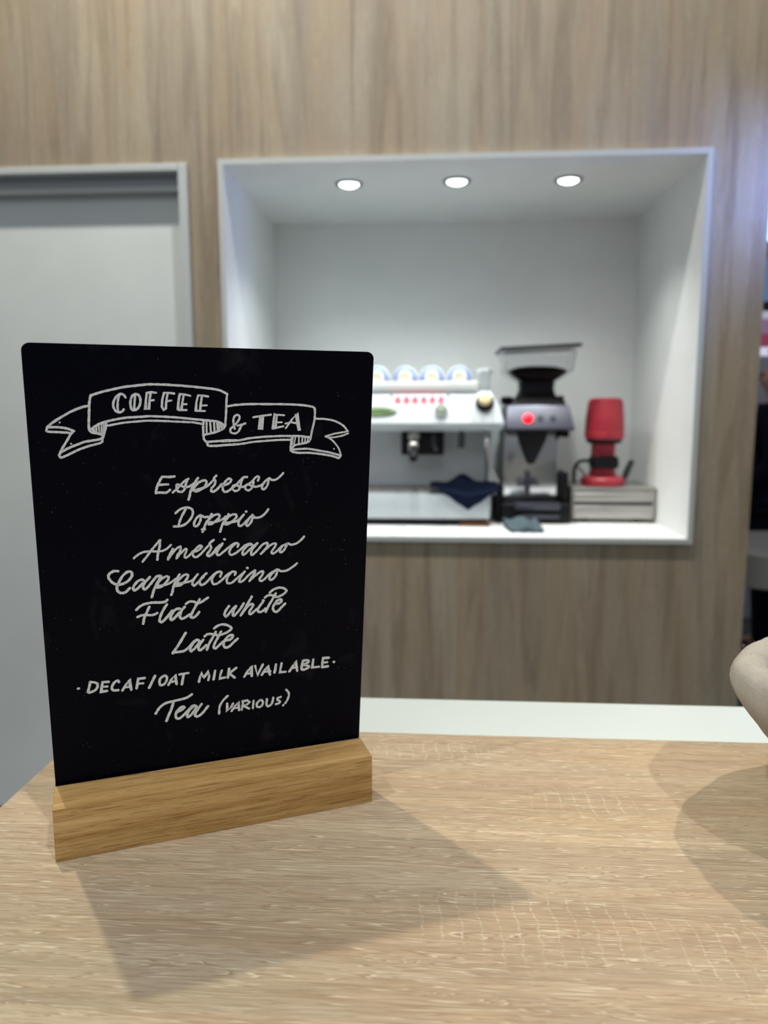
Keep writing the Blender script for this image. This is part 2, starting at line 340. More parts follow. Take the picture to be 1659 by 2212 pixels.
# chalk strokes in the board's own plane, tenths of a millimetre from the left end of the slot: (pen width mm, points)
CHALK = {
'chalk_banner':[(1.42,[(336,2471),(329,2469),(319,2467),(307,2464),(295,2460),(282,2455),(268,2450),(254,2443),(240,2437),(227,2430),(214,2422),(201,2414),(189,2407),(177,2399),(165,2392),(155,2385),(145,2378),(135,2371),(127,2365),(119,2358),(114,2353),(110,2349),(108,2346),(107,2344),(106,2343)]),(1.42,[(107,2346),(115,2346),(128,2346),(142,2346),(156,2346),(168,2345),(180,2343),(192,2342),(201,2340),(209,2338),(214,2337),(219,2335),(224,2333),(231,2330),(238,2327),(244,2324),(249,2322)]),(1.37,[(105,2341),(104,2337),(102,2331),(102,2325),(107,2321),(117,2319),(131,2318),(146,2318),(160,2317),(172,2316),(184,2315),(194,2314),(203,2314),(212,2313),(219,2311),(225,2310),(230,2310)]),(1.37,[(249,2322),(246,2320),(242,2317),(237,2312),(233,2307),(228,2301),(224,2293),(219,2285),(214,2276),(209,2268),(203,2258),(197,2249),(192,2240),(188,2233),(183,2227),(179,2220),(176,2213),(172,2205),(168,2195),(164,2187),(162,2181)]),(1.43,[(176,2200),(182,2204),(189,2208),(198,2213),(207,2218),(218,2223),(230,2229),(243,2234),(256,2239),(269,2244),(283,2250),(297,2255),(311,2259),(325,2261),(339,2263),(353,2265),(365,2267),(376,2269),(385,2271),(392,2273),(398,2276),(403,2279),(406,2284),(408,2288),(408,2292),(404,2296),(398,2299),(392,2301),(388,2303)]),(1.37,[(160,2181),(161,2177),(162,2172),(165,2168),(169,2166),(177,2167),(186,2171),(197,2176),(209,2181),(222,2188),(237,2195),(252,2203),(267,2210),(281,2216),(295,2221),(309,2226),(323,2231),(338,2235),(354,2239),(369,2243),(382,2246),(390,2249),(395,2252),(398,2254),(401,2257),(403,2261),(403,2266),(403,2271),(403,2274)]),(1.42,[(352,2532),(351,2527),(348,2519),(346,2510),(344,2500),(342,2488),(341,2476),(340,2462),(339,2449),(338,2437),(337,2424),(336,2411),(335,2399),(334,2386),(333,2373),(332,2361),(332,2352),(332,2344),(331,2339),(332,2334),(333,2330),(335,2325),(339,2320),(343,2316),(347,2313),(353,2311),(361,2309),(368,2308),(374,2307),(380,2306),(386,2305),(391,2304),(395,2303)]),(1.41,[(352,2530),(360,2533),(370,2537),(383,2542),(397,2546),(412,2551),(428,2556),(446,2560),(465,2565),(485,2570),(507,2575),(529,2580),(552,2584),(578,2587),(606,2591),(631,2594),(649,2596)]),(1.42,[(596,2588),(609,2590),(628,2593),(649,2596),(670,2598),(689,2599),(707,2599),(727,2599),(748,2598),(770,2598),(795,2597),(820,2595),(844,2594),(867,2593),(890,2591),(912,2589),(935,2588),(957,2585),(979,2583),(1000,2581),(1019,2579),(1035,2577),(1050,2576),(1063,2574),(1075,2572),(1085,2570),(1093,2568),(1100,2566),(1108,2563),(1117,2558),(1127,2553),(1136,2548),(1142,2544)]),(1.37,[(1143,2545),(1142,2536),(1140,2522),(1139,2506),(1138,2491),(1137,2475),(1136,2458),(1136,2441),(1135,2426),(1134,2412),(1133,2399),(1132,2387),(1131,2376),(1130,2367),(1130,2359),(1129,2351),(1128,2345),(1125,2339),(1122,2334),(1118,2330),(1113,2326),(1107,2322),(1099,2318),(1091,2314),(1082,2311),(1072,2308),(1062,2305),(1051,2302),(1040,2300),(1030,2297),(1019,2295),(1009,2293),(1003,2291)]),(1.42,[(342,2330),(346,2334),(353,2339),(362,2346),(370,2351),(378,2356),(386,2361),(395,2365),(405,2369),(416,2373),(429,2377),(443,2380),(457,2384),(471,2387),(486,2390),(501,2393),(516,2396),(532,2398),(547,2400),(563,2401),(579,2402),(596,2403),(614,2404),(631,2404),(642,2405)]),(1.37,[(589,2401),(605,2403),(629,2405),(656,2407),(681,2408),(704,2407),(728,2406),(751,2405),(774,2404),(796,2402),(818,2401),(840,2399),(861,2397),(880,2395),(898,2393),(916,2391),(934,2389),(952,2387),(970,2386),(987,2384),(1004,2382),(1022,2381),(1039,2379),(1055,2377),(1068,2376),(1078,2374),(1086,2371),(1092,2369),(1098,2366),(1104,2363),(1110,2359),(1115,2355),(1119,2353)]),(1.24,[(431,2351),(439,2353),(451,2355),(465,2358),(480,2361),(495,2364),(512,2367),(530,2370),(550,2372),(573,2374),(600,2376),(624,2378),(641,2380)]),(1.25,[(588,2375),(600,2376),(618,2378),(638,2379),(659,2381),(678,2381),(698,2380),(719,2380),(741,2379),(764,2378),(790,2377),(815,2375),(838,2374),(859,2373),(879,2372),(896,2371),(911,2370),(923,2370),(932,2369),(939,2368),(948,2366),(960,2364),(973,2362),(984,2359),(993,2358)]),(1.36,[(429,2365),(428,2360),(427,2352),(425,2344),(424,2336),(422,2329),(420,2323),(418,2317),(416,2310),(414,2303),(412,2296),(410,2289),(409,2285)]),(0.95,[(359,2333),(362,2315)]),(0.95,[(373,2344),(372,2313)]),(0.95,[(387,2357),(387,2313)]),(0.95,[(403,2362),(399,2307)]),(0.95,[(416,2366),(410,2303)]),(0.95,[(352,2328),(358,2318)]),(1.44,[(996,2373),(995,2365),(994,2353),(993,2339),(993,2327),(993,2316),(993,2304),(994,2294),(994,2285),(995,2277),(995,2272),(996,2267),(998,2261),(1002,2256),(1007,2250),(1011,2245),(1015,2240),(1017,2235),(1017,2231),(1018,2227),(1020,2224),(1024,2222),(1028,2221),(1034,2220),(1043,2220),(1056,2220),(1071,2220),(1088,2221),(1104,2222),(1118,2223),(1132,2224),(1145,2225),(1158,2226),(1169,2226),(1180,2227),(1189,2227),(1196,2227)]),(1.44,[(1017,2246),(1026,2246),(1039,2247),(1055,2248),(1070,2249),(1085,2250),(1102,2251),(1119,2253),(1135,2254),(1152,2254),(1170,2253),(1185,2253),(1196,2253)]),(1.19,[(1014,2373),(1014,2296)]),(1.19,[(1036,2373),(1040,2300)]),(1.19,[(1060,2371),(1063,2305)]),(1.2,[(1079,2367),(1082,2315)]),(1.2,[(1092,2357),(1092,2320)]),(1.2,[(1102,2357),(1109,2326)]),(1.2,[(1113,2357),(1124,2337)]),(1.4,[(1144,2468),(1153,2470),(1166,2472),(1181,2475),(1197,2477),(1215,2478),(1234,2480),(1255,2481),(1278,2482),(1305,2482),(1335,2483),(1366,2482),(1397,2482),(1426,2482),(1455,2482),(1484,2482),(1512,2481),(1538,2481),(1563,2480),(1586,2479),(1607,2477),(1626,2476),(1643,2474),(1659,2471),(1672,2469),(1683,2467),(1692,2465),(1699,2462),(1705,2456),(1707,2443),(1708,2427),(1707,2411),(1707,2398),(1707,2390),(1707,2387),(1706,2383),(1705,2376),(1703,2366),(1700,2352),(1697,2338),(1693,2323),(1690,2308),(1687,2291),(1684,2276),(1682,2265)]),(1.3,[(1711,2388),(1722,2388),(1738,2387),(1755,2387),(1772,2386),(1786,2384),(1800,2382),(1814,2380),(1827,2377),(1840,2373),(1854,2368),(1866,2362),(1878,2357),(1888,2351),(1897,2345),(1905,2339),(1912,2332),(1919,2325),(1925,2317),(1930,2310),(1934,2305)]),(1.11,[(1938,2304),(1931,2302),(1921,2300),(1909,2298),(1896,2296),(1883,2294),(1869,2292),(1855,2290),(1840,2287),(1825,2283),(1808,2279),(1793,2275),(1782,2272)]),(1.12,[(1939,2289),(1931,2286),(1920,2282),(1908,2277),(1897,2274),(1886,2271),(1874,2269),(1863,2267),(1852,2265),(1842,2264),(1832,2263),(1822,2263),(1813,2263),(1803,2265),(1793,2268),(1785,2271),(1782,2272),(1787,2269),(1797,2264),(1808,2259),(1819,2252),(1828,2245),(1837,2237),(1846,2228),(1853,2219),(1860,2211),(1866,2203),(1872,2194),(1877,2186),(1881,2177),(1884,2168),(1887,2160),(1889,2153),(1891,2148),(1892,2145),(1893,2142),(1892,2139),(1890,2135),(1886,2129),(1881,2125),(1879,2121)]),(1.39,[(1109,2248),(1120,2249),(1137,2249),(1154,2250),(1170,2251),(1182,2251),(1193,2252),(1204,2252),(1216,2253),(1229,2255),(1242,2258),(1256,2261),(1272,2264),(1290,2266),(1310,2268),(1332,2270),(1355,2272),(1382,2274),(1413,2275),(1443,2276),(1471,2277),(1495,2277),(1517,2277),(1538,2276),(1556,2276),(1571,2276),(1584,2276),(1596,2276),(1610,2275),(1628,2273),(1649,2270),(1668,2267),(1681,2265)]),(1.33,[(1109,2224),(1118,2224),(1130,2224),(1144,2225),(1159,2225),(1175,2226),(1191,2227),(1208,2228),(1226,2230),(1244,2232),(1263,2235),(1282,2239),(1303,2241),(1326,2243),(1350,2245),(1375,2246),(1397,2248),(1417,2249),(1435,2250),(1453,2251),(1471,2252),(1492,2252),(1514,2252),(1534,2252),(1548,2252)]),(1.41,[(1555,2272),(1555,2265),(1554,2256),(1553,2245),(1552,2235),(1551,2225),(1550,2215),(1549,2206),(1549,2198),(1549,2191),(1548,2187),(1549,2182),(1552,2179),(1556,2175),(1563,2172),(1570,2170),(1579,2168),(1588,2166),(1599,2165),(1610,2164),(1622,2164),(1635,2164),(1648,2164),(1662,2164),(1677,2163),(1695,2161),(1715,2159),(1735,2156),(1755,2153),(1772,2150),(1789,2147),(1806,2144),(1822,2141),(1838,2136),(1854,2131),(1868,2126),(1878,2123)]),(1.35,[(1682,2262),(1681,2258),(1679,2251),(1676,2244),(1670,2238),(1662,2234),(1651,2231),(1639,2228),(1627,2226),(1615,2223),(1601,2221),(1589,2219),(1578,2216),(1571,2211),(1565,2205),(1560,2199),(1557,2195)]),(1.36,[(1552,2187),(1562,2187),(1578,2188),(1595,2189),(1611,2190),(1625,2190),(1639,2191),(1652,2191),(1666,2190),(1679,2188),(1692,2186),(1705,2184),(1721,2181),(1739,2177),(1760,2173),(1781,2169),(1799,2166),(1812,2163),(1823,2160),(1833,2157),(1844,2154),(1856,2150),(1869,2147),(1881,2143),(1889,2141)]),(0.98,[(1580,2269),(1570,2218)]),(0.98,[(1602,2269),(1603,2223)]),(0.98,[(1626,2266),(1624,2228)]),(0.98,[(1645,2263),(1643,2233)]),(0.98,[(1665,2260),(1659,2238)]),(0.98,[(1562,2266),(1558,2219)])],
'chalk_lettering_coffee':[(1.36,[(544,2520),(542,2524),(540,2528),(536,2533),(533,2537),(528,2539),(523,2540),(517,2541),(512,2540),(507,2537),(501,2533),(496,2528),(491,2522),(486,2515),(482,2508),(478,2500),(476,2493),(474,2485),(473,2478),(473,2471),(474,2464),(476,2457),(479,2450),(483,2443),(487,2438),(491,2435),(496,2433),(501,2431),(505,2431),(510,2432),(515,2433),(519,2436),(523,2438),(526,2441),(528,2444),(529,2447),(531,2449)]),(1.3,[(512,2536),(510,2531),(507,2524),(504,2516),(502,2507),(500,2499),(499,2490),(498,2480),(497,2471),(497,2461),(498,2451),(498,2441),(499,2435)]),(1.42,[(600,2541),(596,2539),(591,2536),(585,2532),(581,2526),(577,2518),(574,2509),(572,2499),(570,2489),(570,2480),(571,2469),(572,2460),(574,2453),(577,2448),(582,2445),(586,2444),(591,2444),(596,2445),(602,2448),(608,2452),(613,2457),(617,2463),(621,2470),(624,2478),(626,2486),(628,2493),(628,2501),(628,2508),(627,2515),(625,2522),(623,2528),(619,2533),(616,2537),(612,2539),(607,2540),(603,2540),(600,2541)]),(1.3,[(600,2537),(599,2531),(598,2522),(597,2512),(595,2500),(594,2488),(592,2473),(591,2459),(590,2449)]),(1.36,[(666,2548),(660,2508),(654,2449),(675,2451),(681,2508),(688,2549)]),(1.36,[(668,2548),(693,2552),(718,2549)]),(1.18,[(682,2501),(705,2505)]),(1.3,[(764,2545),(754,2508),(750,2464),(762,2445),(773,2453),(777,2501),(787,2546)]),(1.3,[(764,2548),(792,2549),(825,2545)]),(1.18,[(780,2499),(807,2503)]),(1.3,[(857,2540),(849,2501),(844,2447),(864,2445),(872,2494),(881,2539)]),(1.24,[(857,2542),(886,2540),(919,2532)]),(1.19,[(874,2480),(896,2481)]),(1.25,[(847,2445),(895,2445)]),(1.31,[(966,2534),(955,2490),(951,2441),(976,2441),(982,2487),(990,2534)]),(1.25,[(966,2535),(996,2534),(1027,2528)]),(1.19,[(980,2472),(1017,2474)]),(1.25,[(951,2440),(1005,2439)])],
'chalk_lettering_tea_heading':[(1.32,[(1255,2361),(1250,2359),(1244,2357),(1238,2353),(1232,2348),(1227,2341),(1223,2331),(1218,2321),(1214,2312),(1208,2307),(1203,2302),(1197,2299),(1191,2297),(1184,2297),(1177,2298),(1170,2300),(1165,2303),(1162,2307),(1160,2312),(1160,2318),(1160,2323),(1163,2327),(1166,2331),(1171,2334),(1176,2339),(1182,2344),(1188,2350),(1195,2357),(1201,2364),(1207,2371),(1212,2380),(1217,2388),(1219,2394),(1219,2400),(1218,2406),(1215,2410),(1212,2412),(1207,2414),(1202,2414),(1196,2412),(1192,2410),(1188,2406),(1185,2401),(1183,2396),(1181,2390),(1180,2383),(1180,2375),(1180,2367),(1181,2359),(1182,2350),(1185,2340),(1187,2332),(1188,2326)]),(1.2,[(1206,2346),(1211,2347),(1218,2349),(1225,2352),(1232,2353),(1238,2355),(1245,2357),(1251,2358),(1255,2359)]),(1.39,[(1306,2399),(1355,2407),(1418,2415)]),(1.27,[(1350,2404),(1342,2322),(1360,2321),(1368,2407)]),(1.02,[(1358,2404),(1351,2324)]),(1.27,[(1441,2419),(1431,2323),(1449,2331),(1457,2412)]),(1.27,[(1444,2415),(1504,2411)]),(1.21,[(1452,2365),(1489,2366)]),(1.27,[(1431,2325),(1465,2333),(1500,2340)]),(1.28,[(1516,2328),(1555,2383),(1589,2424),(1609,2316)]),(1.22,[(1579,2414),(1599,2316)]),(1.22,[(1513,2357),(1550,2366),(1598,2356)]),(1.1,[(1599,2314),(1612,2319)])],
'chalk_lettering_espresso':[(1.56,[(812,2032),(807,2031),(800,2030),(791,2030),(783,2029),(773,2029),(763,2030),(753,2031),(745,2031),(741,2030),(738,2030),(737,2028),(735,2026),(732,2021),(728,2016),(725,2009),(722,2003),(719,1997),(715,1991),(712,1985),(709,1978),(707,1972),(705,1966),(703,1959),(702,1953),(700,1946),(699,1939),(699,1933),(698,1929)]),(1.5,[(715,1981),(744,1982),(772,1982)]),(1.51,[(700,1932),(705,1932),(713,1932),(721,1932),(729,1932),(736,1931),(743,1930),(750,1930),(756,1929),(760,1930),(763,1931),(766,1933),(769,1935),(773,1937),(777,1941),(781,1945),(783,1947)]),(1.39,[(799,1929),(803,1933),(809,1938),(817,1945),(824,1951),(831,1958),(838,1965),(845,1972),(852,1979),(857,1985),(863,1991),(868,1996),(874,2001),(880,2005),(887,2009),(893,2012),(897,2014)]),(1.45,[(890,2009),(889,2005),(886,1999),(884,1993),(882,1986),(880,1981),(879,1975),(877,1969),(876,1964),(874,1958),(872,1951),(870,1946),(867,1941),(863,1937),(859,1934),(855,1932),(850,1931),(846,1931),(840,1932),(835,1934),(831,1936),(829,1940),(826,1944),(825,1949),(824,1954),(823,1960),(823,1966),(823,1972),(824,1977),(826,1979),(829,1980),(832,1980),(835,1979),(840,1977),(845,1974),(850,1970),(857,1967),(864,1965),(871,1962),(879,1961),(886,1960),(893,1962),(900,1964),(906,1968),(911,1971),(917,1974),(921,1977),(925,1980),(928,1982)]),(1.57,[(955,2017),(952,2013),(948,2007),(944,2000),(939,1993),(935,1986),(931,1979),(926,1972),(922,1965),(918,1957),(914,1949),(911,1941),(908,1933),(906,1926),(904,1919),(903,1912),(902,1905),(900,1897),(897,1890),(895,1884),(894,1879)]),(1.51,[(922,1939),(924,1943),(927,1950),(931,1957),(936,1964),(941,1970),(947,1976),(952,1982),(958,1987),(965,1991),(971,1994),(978,1997),(984,1999),(989,2000),(995,2000),(999,2000),(1003,1998),(1005,1995),(1007,1991),(1007,1987),(1007,1982),(1005,1977),(1003,1972),(1000,1967),(997,1962),(993,1957),(988,1953),(983,1949),(977,1945),(970,1941),(963,1937),(955,1934),(949,1932),(944,1931),(939,1931),(935,1932),(933,1933)]),(1.39,[(933,1938),(940,1940),(950,1943),(961,1946),(971,1948),(981,1951),(990,1953),(1000,1956),(1008,1960),(1015,1965),(1022,1971),(1028,1977),(1033,1982),(1039,1988),(1045,1994),(1050,2000),(1053,2004)]),(1.51,[(1069,2028),(1066,2025),(1061,2021),(1057,2017),(1055,2012),(1055,2008),(1058,2004),(1061,1999),(1063,1994),(1063,1989),(1062,1983),(1060,1977),(1058,1971),(1055,1966),(1050,1961),(1045,1956),(1041,1952),(1038,1946),(1036,1941),(1035,1935),(1035,1931),(1037,1928),(1040,1926),(1045,1925),(1049,1925),(1054,1927),(1059,1930),(1065,1934),(1072,1939),(1079,1946),(1087,1955),(1095,1964),(1100,1970)]),(1.27,[(1049,1923),(1054,1925),(1060,1929),(1067,1933),(1075,1939),(1082,1947),(1091,1957),(1098,1967),(1104,1974)]),(1.52,[(1113,1964),(1119,1965),(1128,1968),(1137,1971),(1145,1974),(1151,1978),(1155,1983),(1159,1987),(1161,1991),(1162,1995),(1162,1999),(1160,2003),(1158,2005),(1154,2006),(1149,2006),(1144,2005),(1139,2002),(1134,1998),(1129,1992),(1124,1986),(1120,1980),(1116,1974),(1112,1967),(1110,1960),(1108,1954),(1108,1947),(1109,1939),(1110,1933),(1113,1927),(1116,1924),(1119,1921),(1124,1920),(1128,1920),(1134,1921),(1139,1924),(1145,1927),(1151,1931),(1156,1934),(1160,1937),(1165,1941),(1170,1945),(1176,1950),(1183,1955),(1190,1961),(1196,1967),(1203,1973),(1209,1980),(1216,1987),(1222,1993),(1227,1998),(1232,2004),(1237,2009),(1242,2012),(1247,2013),(1254,2014),(1260,2013),(1264,2013)]),(1.4,[(1238,2009),(1236,2004),(1233,1997),(1229,1990),(1227,1983),(1225,1976),(1224,1969),(1223,1963),(1222,1956),(1219,1949),(1216,1942),(1213,1935),(1209,1930),(1204,1927),(1198,1925),(1192,1924),(1186,1924),(1181,1926),(1177,1930),(1173,1934),(1170,1938),(1169,1943),(1170,1949),(1171,1954),(1174,1958),(1177,1961),(1182,1962),(1187,1963),(1193,1962),(1199,1960),(1207,1956),(1215,1952),(1222,1950),(1229,1949),(1237,1948),(1243,1949),(1248,1949)]),(1.4,[(1241,1949),(1246,1952),(1254,1956),(1263,1960),(1270,1964),(1277,1969),(1284,1974),(1291,1978),(1297,1984),(1302,1989),(1307,1995),(1311,2001),(1316,2006),(1321,2010),(1326,2013),(1330,2015),(1334,2016),(1337,2015),(1340,2012),(1342,2009),(1342,2005),(1341,2001),(1339,1996),(1336,1991),(1334,1987)]),(1.4,[(1306,1983),(1306,1978),(1305,1971),(1303,1964),(1301,1957),(1299,1950),(1296,1944),(1293,1938),(1290,1934),(1285,1930),(1280,1927),(1275,1925),(1270,1924),(1266,1926),(1261,1928),(1257,1931),(1254,1935),(1253,1940),(1252,1945),(1253,1951),(1254,1955),(1257,1959),(1261,1962),(1265,1964),(1270,1964),(1276,1963),(1283,1959),(1289,1955),(1296,1952),(1303,1950),(1311,1948),(1318,1947),(1326,1947),(1334,1949),(1343,1951),(1351,1954),(1359,1958),(1364,1962),(1369,1967),(1373,1972),(1378,1977),(1386,1984),(1394,1991),(1402,1997),(1408,2001)]),(1.41,[(1406,2000),(1406,1994),(1405,1987),(1403,1978),(1402,1970),(1399,1962),(1396,1954),(1392,1946),(1388,1940),(1384,1935),(1379,1931),(1374,1928),(1370,1927),(1367,1929),(1363,1932),(1361,1936),(1360,1941),(1362,1947),(1364,1954),(1368,1961),(1372,1968),(1375,1973),(1379,1978),(1384,1983),(1388,1987),(1393,1991),(1399,1995),(1405,1998),(1410,2000),(1414,1998),(1417,1995),(1420,1992),(1425,1989),(1430,1988),(1437,1988),(1444,1988),(1451,1990),(1458,1993),(1465,1997),(1471,2002),(1478,2008),(1484,2014),(1491,2021),(1497,2027),(1501,2032)])],
'chalk_lettering_doppio':[(1.52,[(812,1794),(817,1799),(825,1806),(833,1813),(842,1819),(852,1823),(863,1826),(874,1828),(885,1828),(894,1827),(902,1823),(910,1819),(915,1813),(918,1807),(919,1799),(919,1791),(918,1782),(915,1774),(912,1766),(907,1758),(902,1750),(896,1742),(889,1735),(882,1728),(874,1722),(866,1717),(857,1713),(848,1710),(839,1708),(829,1707),(818,1707),(807,1708),(800,1708)]),(1.52,[(876,1817),(872,1812),(867,1804),(862,1794),(856,1785),(852,1777),(848,1768),(844,1758),(840,1749),(836,1739),(833,1728),(830,1717),(828,1711)]),(1.53,[(965,1774),(961,1771),(954,1767),(947,1762),(941,1756),(936,1749),(932,1740),(928,1731),(925,1724),(924,1717),(925,1711),(926,1706),(929,1703),(932,1702),(938,1702),(943,1704),(948,1708),(953,1714),(957,1721),(961,1730),(965,1738),(966,1747),(967,1756),(967,1764),(969,1769),(973,1770),(978,1767),(983,1763),(989,1760),(995,1759),(1002,1760),(1008,1760),(1012,1761)]),(1.53,[(1036,1778),(1034,1773),(1029,1765),(1025,1756),(1020,1748),(1015,1741),(1010,1734),(1004,1727),(1000,1720),(996,1712),(993,1703),(990,1695),(987,1687),(984,1680),(981,1672),(979,1666),(977,1662)]),(1.47,[(1008,1723),(1011,1729),(1016,1736),(1022,1745),(1028,1752),(1035,1758),(1042,1763),(1049,1768),(1056,1771),(1063,1773),(1071,1774),(1077,1774),(1082,1772),(1085,1769),(1086,1764),(1086,1758),(1084,1753),(1080,1747),(1073,1741),(1066,1735),(1059,1729),(1053,1724),(1047,1719),(1041,1715),(1035,1711),(1030,1710),(1024,1710),(1019,1710),(1015,1710)]),(1.47,[(1020,1723),(1028,1723),(1039,1723),(1052,1723),(1063,1725),(1074,1727),(1085,1731),(1095,1735),(1104,1739),(1111,1744),(1116,1749),(1121,1754),(1124,1757)]),(1.38,[(973,1679),(993,1678)]),(1.54,[(1144,1771),(1141,1766),(1137,1758),(1133,1750),(1128,1742),(1123,1735),(1117,1728),(1112,1721),(1107,1714),(1104,1707),(1101,1699),(1099,1692),(1097,1685),(1094,1677),(1092,1668),(1090,1661),(1088,1656)]),(1.47,[(1115,1718),(1119,1723),(1124,1731),(1130,1739),(1136,1746),(1142,1752),(1150,1758),(1157,1762),(1164,1766),(1172,1768),(1179,1768),(1186,1768),(1191,1766),(1193,1763),(1195,1758),(1194,1753),(1193,1747),(1188,1741),(1182,1735),(1175,1729),(1168,1723),(1162,1718),(1156,1713),(1150,1709),(1144,1705),(1137,1704),(1130,1704),(1124,1704),(1119,1705)]),(1.48,[(1123,1715),(1133,1715),(1146,1715),(1160,1716),(1172,1717),(1182,1719),(1190,1721),(1198,1724),(1205,1728),(1211,1732),(1216,1736),(1221,1741),(1225,1746),(1230,1751),(1235,1756),(1239,1761),(1242,1764)]),(1.48,[(1242,1764),(1238,1759),(1232,1752),(1226,1745),(1221,1737),(1216,1730),(1212,1723),(1208,1715),(1206,1708),(1207,1702),(1208,1695),(1211,1690),(1214,1687),(1219,1687),(1224,1689),(1231,1693),(1237,1698),(1244,1704),(1251,1711),(1258,1719),(1266,1726),(1275,1735),(1284,1744),(1293,1753),(1299,1759)]),(1.48,[(1299,1759),(1299,1754),(1300,1748),(1300,1741),(1299,1733),(1296,1725),(1292,1716),(1287,1707),(1282,1700),(1277,1694),(1272,1690),(1267,1687),(1264,1686),(1261,1687),(1258,1691),(1257,1696),(1258,1701),(1260,1708),(1264,1715),(1269,1723),(1274,1730),(1280,1738),(1287,1745),(1293,1751),(1299,1755),(1303,1753),(1307,1748),(1310,1742),(1315,1739),(1323,1738),(1331,1738),(1340,1739),(1349,1741),(1357,1745),(1366,1751),(1374,1757),(1382,1763),(1388,1771),(1394,1779),(1399,1787),(1403,1792)]),(1.66,[(1256,1784),(1258,1783)])],
